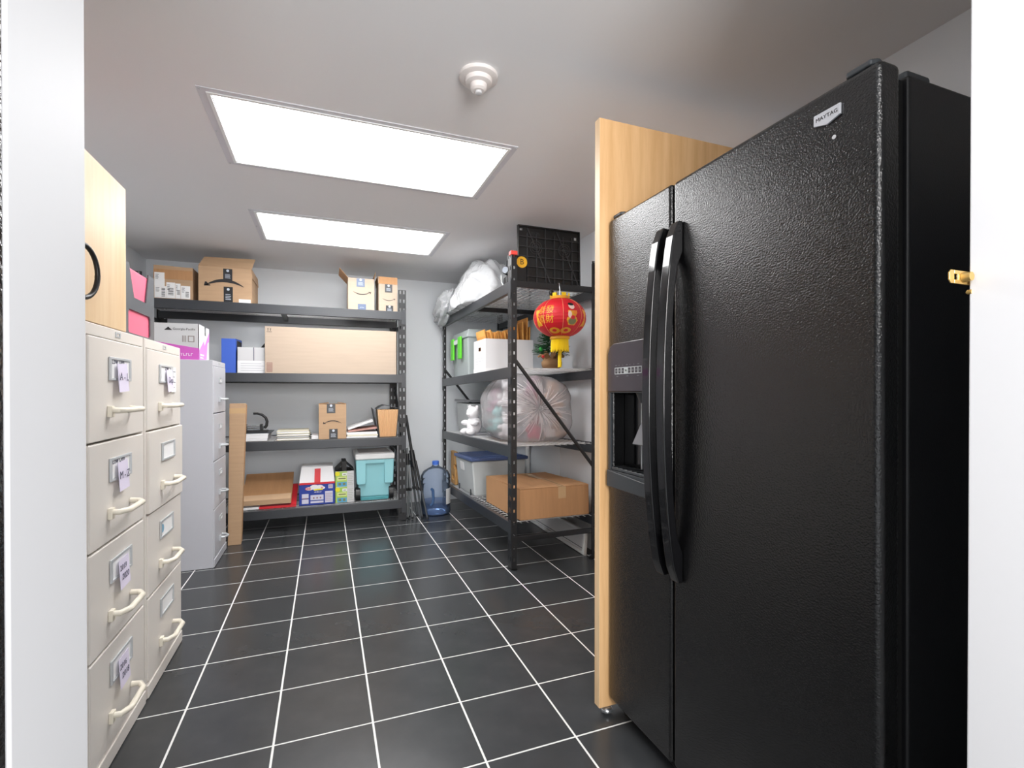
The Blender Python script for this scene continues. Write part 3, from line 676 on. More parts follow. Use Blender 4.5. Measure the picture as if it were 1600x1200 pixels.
MB().box(-.164, .166, -.012, .39, .352, .405).build('lid', WHITEP, k, bevel=.014, seg=3)
MB().box(-.13, .132, .03, .35, .405, .41).build('lid_inset', mat('pale_taupe_plastic', (170, 164, 162), .5), k, bevel=.003)
for s in (-1, 1):
    wl = MB().cyl((s * .118 - .003, .045, .058), (s * .158 - .003, .045, .058), .057, n=24).build('wheel', BPLA, k, bevel=.004); MB().cyl((s * .159 - .003, .045, .058), (s * .161 - .003, .045, .058), .03, n=16).build('hub', GREYP, wl)
MB().tube([(.172, .02, .24), (.182, .02, .30), (.172, .01, .41), (.172, .10, .425), (.172, .3, .425), (.172, .38, .40)], .007, 8).build('tow_handle', GREYP, k, smooth=50)

# box on the grey cabinet
c = thing('paper_carton', 'white and magenta paper carton on the pale grey filing cabinet', 'box', (-.86, 3.585, 1.3185))
MB().box(-.21, .115, 0, .004, 0, .225).box(-.21, .115, .281, .285, 0, .20).box(-.21, -.206, .004, .281, 0, .225).box(-.206, .111, .004, .281, 0, .004).build('body', GREYC, c)
MB().plate(.0, .285, 0, .225, [(.15, .205, .165, .225)], .111, .115, 'x').build('end_panel', WHITEC, c)
MB().box(-.206, .11, .02, .278, .004, .17).build('paper_reams', PAPER, c)
MB().prism([(-.21, 0), (.115, 0), (.115, .072), (-.21, .125)], 'y', -.0008, 0).build('magenta_front', PURPLE, c)
MB().prism([(0.004, 0), (.20, 0), (.15, .10), (.13, .13), (.004, .06)], 'x', .115, .1158).prism([(.15, .10), (.285, .20), (.285, .14), (.235, .125), (.20, 0), (.18, 0)], 'x', .115, .1157).build('orchid_print', ORCHID, c)
text('Georgia-Pacific', .02, PRINT, c, (.035, -.001, .19), name='brand_lettering')
b = MB().prism([(-.07, .182), (-.028, .182), (-.049, .202)], 'y', -.0008, 0); b.build('triangle_logo', PRINT, c)
squiggle(c, .03, .032, .12, .016, WHITEC, y=-.0012, name='brand_lettering')
MB().box(.115, .1162, .03, .13, .03, .04).box(.115, .1162, .03, .11, .012, .02).build('brand_lettering', WHITEC, c)
b = MB()
for q in range(3): b.box(.025 + q * .008, .029 + q * .008, -.0008, 0, .11, .15)
b.plate(.055, .09, .11, .15, [(.06, .085, .115, .145)], -.0008, 0); b.build('barcode', mat('grey_print', (140, 130, 126), .7), c)

# tall flattened carton on the floor
c = thing('flattened_carton', 'tall flattened cardboard carton standing beside the grey cabinet', 'carton', (-.625, 4.035, 0))
MB().hexa([(-.04, .0, 0), (.045, .0, 0), (.045, .03, 0), (-.04, .03, 0), (-.03, .025, 1.03), (.076, .025, 1.03), (.076, .055, 1.03), (-.03, .055, 1.03)]).build('folded_body', CARD, c, bevel=.003)
MB().hexa([(-.035, .0315, .01), (.046, .0315, .01), (.046, .055, .01), (-.035, .055, .01), (-.03, .0565, 1.02), (.078, .0565, 1.02), (.078, .08, 1.02), (-.03, .08, 1.02)]).build('rear_panel', CARDD, c, bevel=.003)
MB().hexa([(-.0305, .0232, .955), (.0742, .0232, .955), (.0742, .0238, .955), (-.0305, .0238, .955), (-.0298, .0238, .995), (.0755, .0238, .995), (.0755, .0248, .995), (-.0298, .0248, .995)]).build('tape_strip', CLEART, c)

# tripods and water jug
def tripod(name, label, top, feet, hubt, m1, m2, r):
    t = thing(name, label, 'tripod', (feet[0][0], feet[0][1], 0), 0, 'folded stands beside the back rack')
    o = Vector((feet[0][0], feet[0][1], 0)); top = Vector(top) - o
    for f_ in feet:
        f_ = Vector(f_) - o; hub = f_.lerp(top, hubt); mid = f_.lerp(hub, .5); f2 = f_.lerp(hub, .03)
        l = MB().tube([mid, hub], r, 8).build('leg', m1, t, smooth=50); MB().tube([f2, mid], r * .8, 8).build('lower_section', m2, l, smooth=50)
        MB().tube([f_ + Vector((0, 0, .0)), f2], r * 1.2, 8).build('rubber_foot', BPLA, l); MB().tube([mid - (hub - f_) * .02, mid + (hub - f_) * .03], r * 1.5, 8).build('clamp', BPLA, l)
    f0 = sum((Vector(f_) - o for f_ in feet), Vector()) / len(feet); h = f0.lerp(top, hubt)
    MB().tube([h - (top - f0) * .06, h + (top - f0) * .10], [r * 2.4, r * 2.0], 8).build('hub', BPLA, t, smooth=50)
    MB().tube([h, top], r * 1.15, 8).build('centre_column', m1, t, smooth=50)
    return t
tripod('light_stand', 'grey folded light stand leaning on the rack post', (.668, 4.345, .62), [(.668, 4.30, .006), (.708, 4.295, .006), (.69, 4.35, .006)], .82, mat('grey_tube', (128, 132, 134), .35, metal=.5), MATS['grey_tube'], .0085)
tripod('tripod', 'black folded tripod leaning beside the blue water jug', (.682, 4.50, .90), [(.826, 4.225, .008), (.79, 4.28, .008), (.76, 4.36, .008)], .55, BPLA, GREYP, .011)
j = thing('water_jug', 'large clear blue water jug on the tiled floor', 'water jug', (.94, 4.43, 0))
JUG = film('blue_jug_plastic', (190, 212, 236), .86, .08, .15, (236, 241, 250))
prof = [(.108, 0), (.13, .012), (.134, .03), (.134, .07), (.129, .078), (.134, .088), (.134, .25), (.128, .262), (.134, .274), (.135, .30), (.129, .312), (.135, .326), (.132, .352), (.112, .39), (.07, .415), (.036, .432), (.028, .45), (.027, .468)]
MB().lathe(prof, 40).build('bottle', JUG, j, smooth=40)
WAT = film('water', (110, 146, 196), .72, .05, .2, (190, 210, 238))
MB().lathe([(.104, .006), (.126, .016), (.129, .03), (.129, .12)], 36).build('water', WAT, j, smooth=40)
MB().lathe([(.031, .448), (.031, .478), (.026, .482)], 24).build('cap', mat('blue_cap', (68, 112, 206), .4), j, smooth=30)
MB().tube([(-.065, -.123, .25), (-.05, -.118, .24), (-.045, -.118, .17), (-.05, -.116, .12), (-.07, -.112, .10)], .013, 8).build('grip', film('grip_plastic', (110, 150, 200), .4, .1, .3, (170, 195, 230)), j, smooth=50)
b = MB(); A = [(-.28 + .09 * q) for q in range(8)]
for q in range(7):
    a0, a1 = A[q] - .75, A[q + 1] - .75; rr = .1357
    b.add([(rr * math.cos(a0), rr * math.sin(a0), .10), (rr * math.cos(a1), rr * math.sin(a1), .10), (rr * math.cos(a1), rr * math.sin(a1), .24), (rr * math.cos(a0), rr * math.sin(a0), .24)], [(0, 1, 2, 3)])
b.build('paper_label', PAPER, j)

# ------------------------------------------------------------------ rack 2 contents
# top: plastic bag
def fold(p, s, seed): return noise.noise(Vector((p[0] * s + seed, p[1] * s, p[2] * s)))
BAG = film('white_bag_film', (246, 248, 250), .06, .25, .12, bump=.7, bscale=13, bdist=.03)
bg = thing('plastic_bag', 'crumpled translucent white plastic bag on top of the right rack', 'bag', (1.27, 4.02, z2('s1', 4.0)))
def bagf(d):
    a = math.atan2(d.x, d.y); k = 1 + .20 * abs(fold(d, 1.6, 3)) - .15 * abs(fold((d.x, d.y * .6, d.z), 3.0, 9)) + .06 * math.sin(9 * a + 4 * d.z) * (1 - abs(d.z))
    return k
b = MB().ball((0, 0, 0), (.245, .58, .385), 88, 56, bagf)
b.v = [(x - .05 * max(0, y - .2) * 3, y, max(0.001, z) * (1.0 if y > -.3 else max(.55, 1 - (-.3 - y) * 1.3))) for x, y, z in b.v]
b.build('bag', BAG, bg, smooth=75)
b = MB().ball((0, 0, 0), (.10, .27, .12), 48, 32, lambda d: 1 + .25 * fold(d, 3, 2) + .1 * math.sin(12 * math.atan2(d.x, d.z)))
b.move(Matrix.Translation((-.20, .52, .075)) @ Matrix.Rotation(R(-20), 4, 'X')).build('knotted_end', BAG, bg, smooth=75)
# black lamp with lens, black case with yellow badge
t = thing('work_lamp', 'black work lamp with pale round lens beside the plastic bag', 'lamp', (1.185, 3.215, z2('s1', 3.21)))
MB().cyl((-.012, -.012, .15), (.06, .04, .15), .030, .038, 20).build('lamp_body', BPLA, t, smooth=40, bevel=.004)
MB().cyl((-.0125, -.0125, .15), (-.018, -.018, .15), .024, .022, 20).build('lens', mat('pale_lens', (206, 214, 226), .15), t, smooth=40)
MB().box(-.01, .07, -.03, .05, 0, .11).build('stand', BPLA, t, bevel=.012)
MB().tube([(0, 0, .18), (.005, 0, .215), (.03, -.02, .235), (.08, -.06, .245)], .008, 8).build('bail', GREYP, t, smooth=50)
MB().tube([(-.02, .05, .13), (-.03, .02, .07), (-.02, -.03, .02), (.0, -.05, .004)], .004, 6).build('cord', WHITEP, t, smooth=50)
t2 = thing('equipment_case', 'small black case with yellow round badge right of the red-capped post', 'case', (1.158, 2.912, z2('s1', 2.91)))
MB().box(-.034, .046, -.028, .028, 0, .172).build('shell', BPLA, t2, bevel=.012, seg=3)
bd = MB().cyl((.008, -.0282, .128), (.008, -.031, .128), .036, n=28).build('badge', mat('yellow_badge', (232, 176, 46), .45), t2)
text('B', .05, BPLA, bd, (.008, -.0314, .128), name='badge_letter')
# black plastic ribbed board
cr = thing('ribbed_board', 'black ribbed plastic board standing on edge on the right rack top', 'board', (1.395, 2.955, z2('s1', 2.95)), rot=(R(-1.5), 0, 0)); cr.scale = (1.02, 1, 1.045)
CBR = mat('rib_highlight_plastic', (62, 62, 64), .35)  # lighter than the sheet: the ribs' highlights are put into the colour
CBD = mat('black_moulded_plastic', (30, 30, 31), .5, bump=.1, bscale=200)
MB().plate(-.222, .222, 0, .375, [(-.205, -.185, .345, .36), (.185, .205, .32, .34)], .006, .012).build('sheet', CBD, cr)
MB().plate(-.222, .222, 0, .375, [(-.214, .214, .008, .367)], -.012, .006).build('rim', CBD, cr, bevel=.002)
for q in range(5): MB().box(-.214, .214, -.008, .006, .055 + q * .062, .060 + q * .062).build('rib', CBR, cr)
for q in range(6): MB().box(-.16 + q * .064, -.155 + q * .064, -.0085, .006, .008, .33 if q not in (2,) else .367).build('rib', CBR, cr)
for s, x in ((1, -.10), (1, .105)):
    MB().hexa([(x - .06, -.0078, .36), (x - .052, -.0078, .36), (x - .052, .006, .36), (x - .06, .006, .36), (x + .106, -.0078, .01), (x + .114, -.0078, .01), (x + .114, .006, .01), (x + .106, .006, .01)]).build('rib', CBR, cr)
    for rr in (.014, .028, .042):
        MB().tube([(x + rr * math.cos(a), -.0095, .24 + rr * math.sin(a)) for a in [2 * math.pi * q / 24 for q in range(25)]], .0026, 6, caps=False).build('ring_rib', CBR, cr)
squiggle(cr, -.09, .335, .07, .014, GREYP, y=.0045, name='moulded_mark')
# shelf 2: bins, file box and envelopes
BIN = film('aqua_clear_plastic', (236, 244, 244), .22, .2, .15, (224, 238, 236))
bn = thing('storage_bin', 'clear storage bin with lime green latches on the right rack', 'storage bin', (1.36, 4.08, z2('s2', 4.3)))
MB().hexa([(-.20, .02, .0), (.20, .02, .0), (.20, .54, .0), (-.20, .54, .0), (-.215, .0, .34), (.215, 0, .34), (.215, .56, .34), (-.215, .56, .34)]).build('tub', BIN, bn, bevel=.015, seg=3)
MB().hexa([(-.228, -.012, .34), (.228, -.012, .34), (.228, .572, .34), (-.228, .572, .34), (-.20, .02, .415), (.20, .02, .415), (.20, .54, .415), (-.20, .54, .415)]).build('lid', BIN, bn, bevel=.012, seg=3)
for y in (.18, .44):
    MB().box(-.246, -.229, y - .05, y + .05, .16, .36).build('latch', LGREEN, bn, bevel=.006)
MB().box(-.24, -.229, .20, .42, .30, .34).build('latch_bar', WHITEP, bn, bevel=.004)
random.seed(3)
for q, (yy, m, lb) in enumerate(((.05, GREYC, 'pale folded cloth at the near end inside the clear storage bin'), (.30, mat('sage_cloth', (150, 170, 160), .9), 'sage folded cloth at the far end inside the clear storage bin'))):
    o = tag(MB().ball((0, .12, .13), (.15, .11, .125), 16, 10, lambda d: 1 + .1 * fold(d, 3, q)).build('folded_cloth', m, None, smooth=60), lb, 'cloth'); o.location = (1.36, 4.08 + yy, z2('s2', 4.3) + .008)
bb = thing('file_box', 'white cardboard file box filled with orange envelopes on the right rack', 'file box', (1.325, 3.525, z2('s2', 3.68) + .002))
W, D, H = .39, .31, .258
bx = MB().box(-W / 2, W / 2, 0, .004, 0, H).box(-W / 2, W / 2, D - .004, D, 0, H).plate(.004, D - .004, 0, H, [(.12, .19, .17, .20)], W / 2 - .004, W / 2, 'x').plate(.004, D - .004, 0, H, [(.12, .19, .17, .20)], -W / 2, -W / 2 + .004, 'x').box(-W / 2 + .004, W / 2 - .004, .004, D - .004, 0, .004)
bx.build('body', WHITEC, bb)
MB().box(-W / 2 - .003, -W / 2, .0, D, 0, .035).build('base_band', PAPER, bb); MB().box(-W / 2, W / 2, -.003, 0, 0, .035).build('base_band', PAPER, bb)
b = MB()
for q in range(3): b.box(-W / 2 - .0008, -W / 2, .06 if q else .2, .26, .07 + q * .022, .072 + q * .022)
b.build('printed_lines', mat('pale_print', (168, 170, 178), .7), bb)
random.seed(11)
ORD = 'first second third fourth fifth sixth seventh eighth ninth tenth eleventh twelfth thirteenth fourteenth fifteenth'.split()
for q in range(15):
    o = thing('padded_envelope', 'orange padded envelope, %s from the left in the row in the white file box' % ORD[q], 'envelope', (1.325 - .140 + q * .0142, 3.545 + random.uniform(0, .03), z2('s2', 3.68) + .008), group='orange envelopes in the white file box', rot=(0, R(-9 + random.uniform(-.5, .5)), 0))
    h = .318 + random.uniform(-.008, .012)
    MB().box(-.004, .004, 0, .22, 0, h).build('sleeve', random.choice((ORANGE, ORANGD)), o, bevel=.002); MB().box(-.0052, -.0041, 0, .22, h - .05, h - .004).build('flap', ORANGE, o)
for q in range(5):
    o = thing('padded_envelope', 'taller orange envelope, %s from the left of the tall ones right of the post' % ORD[q], 'envelope', (1.325 + .085 + q * .021, 3.535 + random.uniform(0, .02), z2('s2', 3.68) + .008), group='taller orange envelopes in the white file box', rot=(0, R((-9, -6, -2, 1, 2)[q]), 0))
    h = (.35, .37, .395, .43, .36)[q]
    MB().box(-.005, .005, 0, .2, 0, h).build('sleeve', (ORANGE, ORANGD)[q % 2], o, bevel=.002); MB().box(-.0062, -.0051, 0, .2, h - .06, h - .004).build('flap', ORANGD, o)
# little tree in burlap
tz = z2('s2', 3.22)
tre = thing('tabletop_tree', 'small green artificial tree with burlap base behind the red lantern', 'artificial tree', (1.54, 3.23, tz + .002))
MB().ball((0, 0, .05), (.075, .075, .05), 20, 12, lambda d: 1 + .15 * fold(d, 3, 4)).build('burlap_base', BURLAP, tre, smooth=60)
b = MB()
for q in range(7):
    a = q * .9; b.tube([(.03 * math.cos(a), .03 * math.sin(a), .08), (.075 * math.cos(a), .075 * math.sin(a), .115 + .01 * (q % 3)), (.10 * math.cos(a), .10 * math.sin(a), .10)], [.02, .018, .006], 6)
b.build('burlap_ruffle', BURLAP, tre, smooth=60)
MB().cyl((0, 0, .08), (0, 0, .3), .008, .004, 8).build('trunk', mat('brown_stem', (92, 70, 50), .9), tre)
random.seed(5); b = MB()
for q in range(420):
    zz = random.uniform(.12, .34); rr = .125 * (1 - (zz - .12) / .29) + .02; a = random.uniform(0, 6.283); st = Vector((.25 * rr * math.cos(a), .25 * rr * math.sin(a), zz)); en = Vector((rr * math.cos(a + random.uniform(-.3, .3)), rr * math.sin(a + random.uniform(-.3, .3)), zz + random.uniform(-.02, .03)))
    b.tube([st, en], [.0035, .0015], 3, caps=False)
o = b.build('needles', FIR, tre); o['kind'] = 'stuff'
MB().ball((-.085, -.04, .10), .011, 10, 8).build('berry', LRED, tre, smooth=60); MB().ball((-.10, -.03, .15), .016, 8, 6).build('sprig', mat('bright_green', (50, 160, 70), .7), tre, smooth=60)
# red lantern
ln = thing('paper_lantern', 'round red paper lantern with gold print and yellow tassel hanging from the rack end', 'lantern', (1.405, 2.825, 1.59))
RX, RZ = .168, .128
b = MB(); n = 15; v = []; f_ = []
prof = []
for q in range(n * 2 + 1):
    t = R(24) + (math.pi - 2 * R(24)) * q / (n * 2); prof.append((RX * math.sin(t) * (1 - (.010 if q % 2 else 0)), RZ * math.cos(t)))
MB().lathe(prof[::-1], 48).build('shade', LRED, ln, smooth=20)
for q in range(8):
    a = q * math.pi / 4 - 1.9; MB().tube([((RX + .0005) * math.sin(t) * math.cos(a), (RX + .0005) * math.sin(t) * math.sin(a), (RZ + .0005) * math.cos(t)) for t in [R(28) + R(124) * i / 14 for i in range(15)]], .0016, 5).build('seam', mat('pink_gold_trim', (230, 150, 110), .5), ln)
for zc, s in ((RZ * .93, 1), (-RZ * .93, -1)):
    MB().lathe([(.062, zc), (.064, zc + s * .016), (.05, zc + s * .018)], 24).build('gold_collar', GOLD, ln, smooth=30)
    if s > 0:
        for q in range(6):
            a = q * math.pi / 3; MB().box(-.014, .014, -.004, .004, 0, .024).move(Matrix.Rotation(a, 4, 'Z') @ Matrix.Translation((0, .058, zc + .012))).build('collar_petal', YEL, ln)
def onball(a0, z0, poly, m, name, k=1.008):
    """flat print wrapped on the lantern: poly in metres round (a0, z0)"""
    bm_ = MB(); vs = []
    def P(x, z, r):
        z = max(-.118, min(.118, z0 + z)); t = math.acos(z / RZ); a = a0 + x / (RX * max(.35, math.sin(t))); return (r * RX * math.sin(t) * math.cos(a), r * RX * math.sin(t) * math.sin(a), z)
    nn = len(poly); cx = sum(p[0] for p in poly) / nn; cz = sum(p[1] for p in poly) / nn; fr_ = (1, .75, .5, .25, .02)
    vs = [P(cx + (x - cx) * q, cz + (z - cz) * q, k) for q in fr_ for x, z in poly]; fs = []
    for r_ in range(len(fr_) - 1):
        for i in range(nn): fs.append((r_ * nn + i, r_ * nn + (i + 1) % nn, (r_ + 1) * nn + (i + 1) % nn, (r_ + 1) * nn + i))
    fs.append(list(range((len(fr_) - 1) * nn, len(fr_) * nn))); vs += [P(x, z, k - .01) for x, z in poly]; o_ = len(fr_) * nn
    fs += [(i, (i + 1) % nn, o_ + (i + 1) % nn, o_ + i) for i in range(nn)]; bm_.add(vs, fs)
    return bm_.build(name, m, ln)
def ell(rx, rz_, cx=0, cz=0, n=14): return [(cx + rx * math.cos(2 * math.pi * i / n), cz + rz_ * math.sin(2 * math.pi * i / n)) for i in range(n)]
AF = math.atan2(-2.825, -1.405)       # bearing of the viewer's side
# gold characters: text wrapped on the ball
def wraptext(s, size, a0, z0, m):
    o = text(s, size, m, ln, (0, 0, 0), Matrix.Identity(4), 'gold_characters'); me = o.data
    for vtx in me.vertices:
        x, z, dpt = vtx.co.x, vtx.co.y, vtx.co.z; zz = max(-.118, min(.118, z0 + z)); t = math.acos(zz / RZ); a = a0 + x / (RX * max(.4, math.sin(t))); k = 1.008 + dpt * 3
        vtx.co = (k * RX * math.sin(t) * math.cos(a), k * RX * math.sin(t) * math.sin(a), zz)
for (dx, dz, ch) in ((-.70, .03, '恭'), (-.70, -.028, '喜'), (-.36, .03, '發'), (-.36, -.028, '財')): wraptext(ch, .056, AF + dx - .02, dz, GOLD)
SK = mat('pale_print_skin', (236, 206, 196), .6); HM = mat('grey_green_print', (128, 128, 92), .6)
A2 = AF + .50
onball(A2, -.005, [(-.03, .03), (.03, .03), (.038, -.03), (.02, -.058), (-.02, -.058), (-.038, -.03)], GOLD, 'figure_robe'); onball(A2, -.04, ell(.026, .02), HM, 'figure_hem', 1.014); onball(A2 - .12, 0, ell(.012, .022), SK, 'figure_sleeve', 1.014); onball(A2 + .1, .012, ell(.014, .012), mat('orange_print', (236, 140, 50), .6), 'figure_sleeve', 1.014); onball(A2, -.018, ell(.014, .012), LRED, 'figure_sash', 1.020)
onball(A2 - .02, .052, ell(.020, .019), SK, 'figure_face', 1.012); onball(A2 - .03, .066, ell(.019, .010), BPLA, 'figure_hair', 1.018)
for dx in (-1.0, 1.15): onball(AF + dx, -.01, [(-.02, .05), (.02, .045), (.03, -.05), (-.02, -.06)], GOLD, 'gold_motif')
for dx in (-.28, .32): onball(AF + dx, -.092, ell(.034, .016), GOLD, 'gold_flower'); onball(AF + dx, -.092, ell(.014, .007), LRED, 'flower_centre', 1.014)
b = MB()
for q in range(56):
    a = 2 * math.pi * q / 56; b.tube([(.052 * math.cos(a), .052 * math.sin(a), -.132), (.056 * math.cos(a), .056 * math.sin(a), -.205 - .006 * (q % 3))], .0032, 4)
o = b.build('fringe', YEL, ln); o['kind'] = 'stuff'
MB().cyl((0, 0, -.14), (0, 0, -.315), .0105, .012, 10).build('tassel', YEL, ln, smooth=40)
MB().tube([(0, .0, .118), (0, .0, .19), (0, .01, .226), (0, .03, .232), (0, .04, .215)], .0016, 5).build('hanging_wire', CHROME, ln, smooth=50)
MB().ball((-.05, .02, .16), (.016, .016, .02), 12, 8).cyl((-.05, .02, .17), (-.05, .02, .185), .008, n=8).build('bulb_socket', BPLA, ln, smooth=50)
# shelf 3: clear bag of plush toys, plush beside it, tub behind it
bz = z2('s3', 3.35)
pb = thing('clear_bag', 'big clear plastic bag of stuffed toys on the right rack', 'bag', (1.40, 3.42, bz + .012))
CLR = film('clear_bag_film', (252, 250, 252), .62, .12, .12, bump=.5, bscale=18, bdist=.012)
PLT = film('pleat_film', (250, 246, 248), .35, .2, .2)
KN = Vector((-.16, -.86, .10)).normalized()
def bag3(d):
    c = max(-1, min(1, d.dot(KN))); a = math.acos(c); u = KN.orthogonal().normalized(); w_ = KN.cross(u); phi = math.atan2(d.dot(w_), d.dot(u))
    pl = .035 * math.sin(17 * phi + 3 * noise.noise(d * 2)) * max(0, 1 - a / 1.3) * min(1, a / .25) + .02 * math.sin(31 * phi) * max(0, 1 - a / .9) * min(1, a / .2)
    dip = -.10 * math.exp(-(a / .22) ** 2)
    p = 2.7; sq = (abs(d.x) ** p + abs(d.y) ** p + abs(d.z) ** p) ** (-1 / p)
    return sq * (1 + pl + dip + .05 * fold(d, 2.5, 1))
b = MB().ball((0, 0, .20), (.288, .44, .268), 96, 60, bag3)
b.v = [(x, y, max(.0, z)) for x, y, z in b.v]
b.build('bag', CLR, pb, smooth=75)
def onbag(a, phi, lift=1.0):
    u = KN.orthogonal().normalized(); w_ = KN.cross(u)
    d = KN * math.cos(a) + (u * math.cos(phi) + w_ * math.sin(phi)) * math.sin(a); k = bag3(d) * lift
    return Vector((d.x * .288 * k, d.y * .44 * k, max(.001, .20 + d.z * .268 * k)))
random.seed(9); b = MB()
for q in range(74):
    ph = q * 2 * math.pi / 74 + random.uniform(-.05, .05); ln_ = random.uniform(.3, .95); pts = [onbag(.02 + ln_ * i / 7, ph, 1.006) for i in range(8)]
    b.tube(pts, [.0022 + .0034 * math.sin(math.pi * i / 7) * random.uniform(.5, 1.3) for i in range(8)], 4, caps=False)
o = b.build('gathered_pleats', PLT, pb, smooth=60); o['kind'] = 'stuff'
kp = onbag(0, 0)
b = MB()
for q in range(7):
    a = q * .9; b.tube([kp, kp + Vector((.012 * math.cos(a), -.03 - .006 * (q % 2), .012 * math.sin(a)))], [.004, .009], 6)
b.build('knot', CLR, pb, smooth=60)
def plush(label, loc, s, m, rz, cat='stuffed toy', grp='stuffed toys in the clear bag', m2=None, sd=0):
    t = thing('stuffed_toy', label, cat, loc, rz, grp); fz = lambda d: 1 + .07 * fold(d, 5, sd) + .03 * fold(d, 14, sd)
    MB().ball((0, 0, .5 * s), (.42 * s, .38 * s, .5 * s), 20, 14, fz).build('body', m, t, smooth=80)
    MB().ball((.05 * s, -.12 * s, 1.15 * s), (.36 * s, .34 * s, .32 * s), 18, 12, fz).build('head', m, t, smooth=80)
    for x in (-.27, .34): MB().ball((x * s, -.08 * s, 1.42 * s), (.13 * s, .07 * s, .13 * s), 10, 8, fz).build('ear', m2 or m, t, smooth=80)
    for x in (-.4, .42): MB().ball((x * s, -.28 * s, .62 * s), (.15 * s, .26 * s, .15 * s), 10, 8, fz).build('arm', m, t, smooth=80)
    for x in (-.25, .27): MB().ball((x * s, -.42 * s, .18 * s), (.17 * s, .28 * s, .17 * s), 10, 8, fz).build('leg', m, t, smooth=80)
    MB().ball((.05 * s, -.45 * s, 1.08 * s), (.11 * s, .07 * s, .08 * s), 10, 8).build('muzzle', m2 or m, t, smooth=80)
    return t
PW = mat('white_plush', (240, 238, 240), .95, bump=.6, bscale=120); PT = mat('tan_plush', (206, 170, 140), .95, bump=.6, bscale=120); PP = mat('rose_plush', (206, 84, 120), .95, bump=.6, bscale=120); PTL = mat('teal_plush', (130, 190, 190), .95, bump=.6, bscale=120); PG = mat('grey_plush', (150, 152, 164), .95, bump=.6, bscale=120); PM = mat('mauve_plush', (176, 120, 150), .95, bump=.6, bscale=120)
B0 = Vector((1.40, 3.42, bz + .014))
for (dx, dy, dz, s, m, rz, lb) in ((-.15, -.06, .005, .12, PW, -50, 'white stuffed toy low at the left inside the clear bag'), (-.13, -.21, .17, .125, PW, -40, 'white stuffed toy left of the knot inside the clear bag'),
    (.13, -.20, .22, .13, PT, 25, 'tan stuffed toy high at the right inside the clear bag'), (.14, -.22, .015, .13, PT, 30, 'tan stuffed toy low at the right inside the clear bag'), (-.03, -.25, .01, .11, PP, -20, 'rose stuffed toy at the bottom inside the clear bag'),
    (.01, -.12, .27, .12, PM, 0, 'mauve stuffed toy at the top inside the clear bag'), (-.16, .10, .03, .13, PTL, -80, 'teal stuffed toy at the back left inside the clear bag'), (.06, -.30, .02, .075, PW, 10, 'small white stuffed toy below the knot inside the clear bag'),
    (.10, .08, .01, .13, PW, 40, 'white stuffed toy deep at the back inside the clear bag'), (.01, -.24, .17, .10, PP, 0, 'rose stuffed toy behind the knot inside the clear bag'), (-.12, .03, .23, .125, PW, -50, 'white stuffed toy near the top left inside the clear bag'),
    (.19, .0, .20, .10, PW, 30, 'white stuffed toy at the right behind the tan ones inside the clear bag'), (.09, .05, .28, .10, PG, 10, 'grey stuffed toy at the top right inside the clear bag'), (-.13, .22, .17, .13, PM, -90, 'mauve stuffed toy at the far left inside the clear bag'), (.02, .30, .01, .15, PW, -20, 'biggest white stuffed toy at the very back inside the clear bag')):
    plush(lb, B0 + Vector((dx, dy, dz)), s, m, rz, sd=dx * 50)
plush('white stuffed toy sitting outside the clear bag at its left', (1.19, 4.03, z2('s3', 4.03) + .002), .165, PW, -70, grp=None, sd=2)
gt = thing('storage_tub', 'grey storage tub with tilted lid behind the bag of toys', 'storage bin', (1.42, 4.33, z2('s3', 4.4)))
MB().hexa([(-.19, .02, 0), (.19, .02, 0), (.19, .38, 0), (-.19, .38, 0), (-.21, 0, .27), (.21, 0, .27), (.21, .40, .27), (-.21, .40, .27)]).build('tub', GREYT, gt, bevel=.01)
MB().box(-.225, .225, -.012, .412, .0, .02).move(Matrix.Translation((0, 0, .275)) @ Matrix.Rotation(R(3), 4, 'Y') ).build('lid', mat('smoky_plastic', (128, 130, 134), .4), gt, bevel=.004)
# bottom shelf
tt = thing('storage_tote', 'pale grey tote with slate blue lid on the right rack', 'storage bin', (1.385, 3.86, z2('s4', 4.12)), rot=(tilt('s4'), 0, 0))
MB().hexa([(-.24, .01, .0), (.20, .01, .0), (.20, .53, .0), (-.24, .53, .0), (-.262, .0, .29), (.22, 0, .29), (.22, .545, .29), (-.262, .545, .29)]).build('tub', GREYT, tt, bevel=.014, seg=3)
MB().box(-.275, .235, -.014, .558, .29, .318).build('lid', BLUEP, tt, bevel=.008); MB().box(-.24, .20, .02, .52, .318, .326).build('lid_inset', BLUEP, tt, bevel=.004)
o = MB().hexa([(-.2585, .26, .19), (-.2582, .38, .19), (-.256, .38, .19), (-.256, .26, .19), (-.2634, .26, .262), (-.2634, .38, .262), (-.261, .38, .262), (-.261, .26, .262)]).build('paper_label', PAPER, tt)
for y in (.09, .46): MB().box(-.252, -.243, y, y + .012, .0, .05).build('rib', GREYP, tt)
wp = thing('wooden_frame', 'pine board with notches standing at the far end of the right rack', 'board', (1.14, 4.50, z2('s4', 4.55)))
MB().plate(0, .16, 0, .31, [(.05, .11, .04, .085), (.0, .05, .15, .19)], 0, .03, 'x').build('board', PINE, wp, bevel=.004)
MB().box(.031, .15, .02, .06, 0, .26).build('rear_slat', PINE, wp, bevel=.003)
fb = thing('flat_box', 'wide brown cardboard box taped shut at the front of the right rack', 'box', (1.405, 2.885, z2('s4', 2.885) + .001), rot=(tilt('s4'), 0, 0))
MB().box(-.25, .25, 0, .70, 0, .195).build('body', CARDD, fb, bevel=.003)
flap((-.25, 0, .1965), (.05, 0, .1965), (-.25, .33, .200), (.05, .33, .204), CARDD, fb); flap((.07, 0, .1965), (.25, 0, .1965), (.07, .33, .1995), (.25, .33, .1995), CARDD, fb)
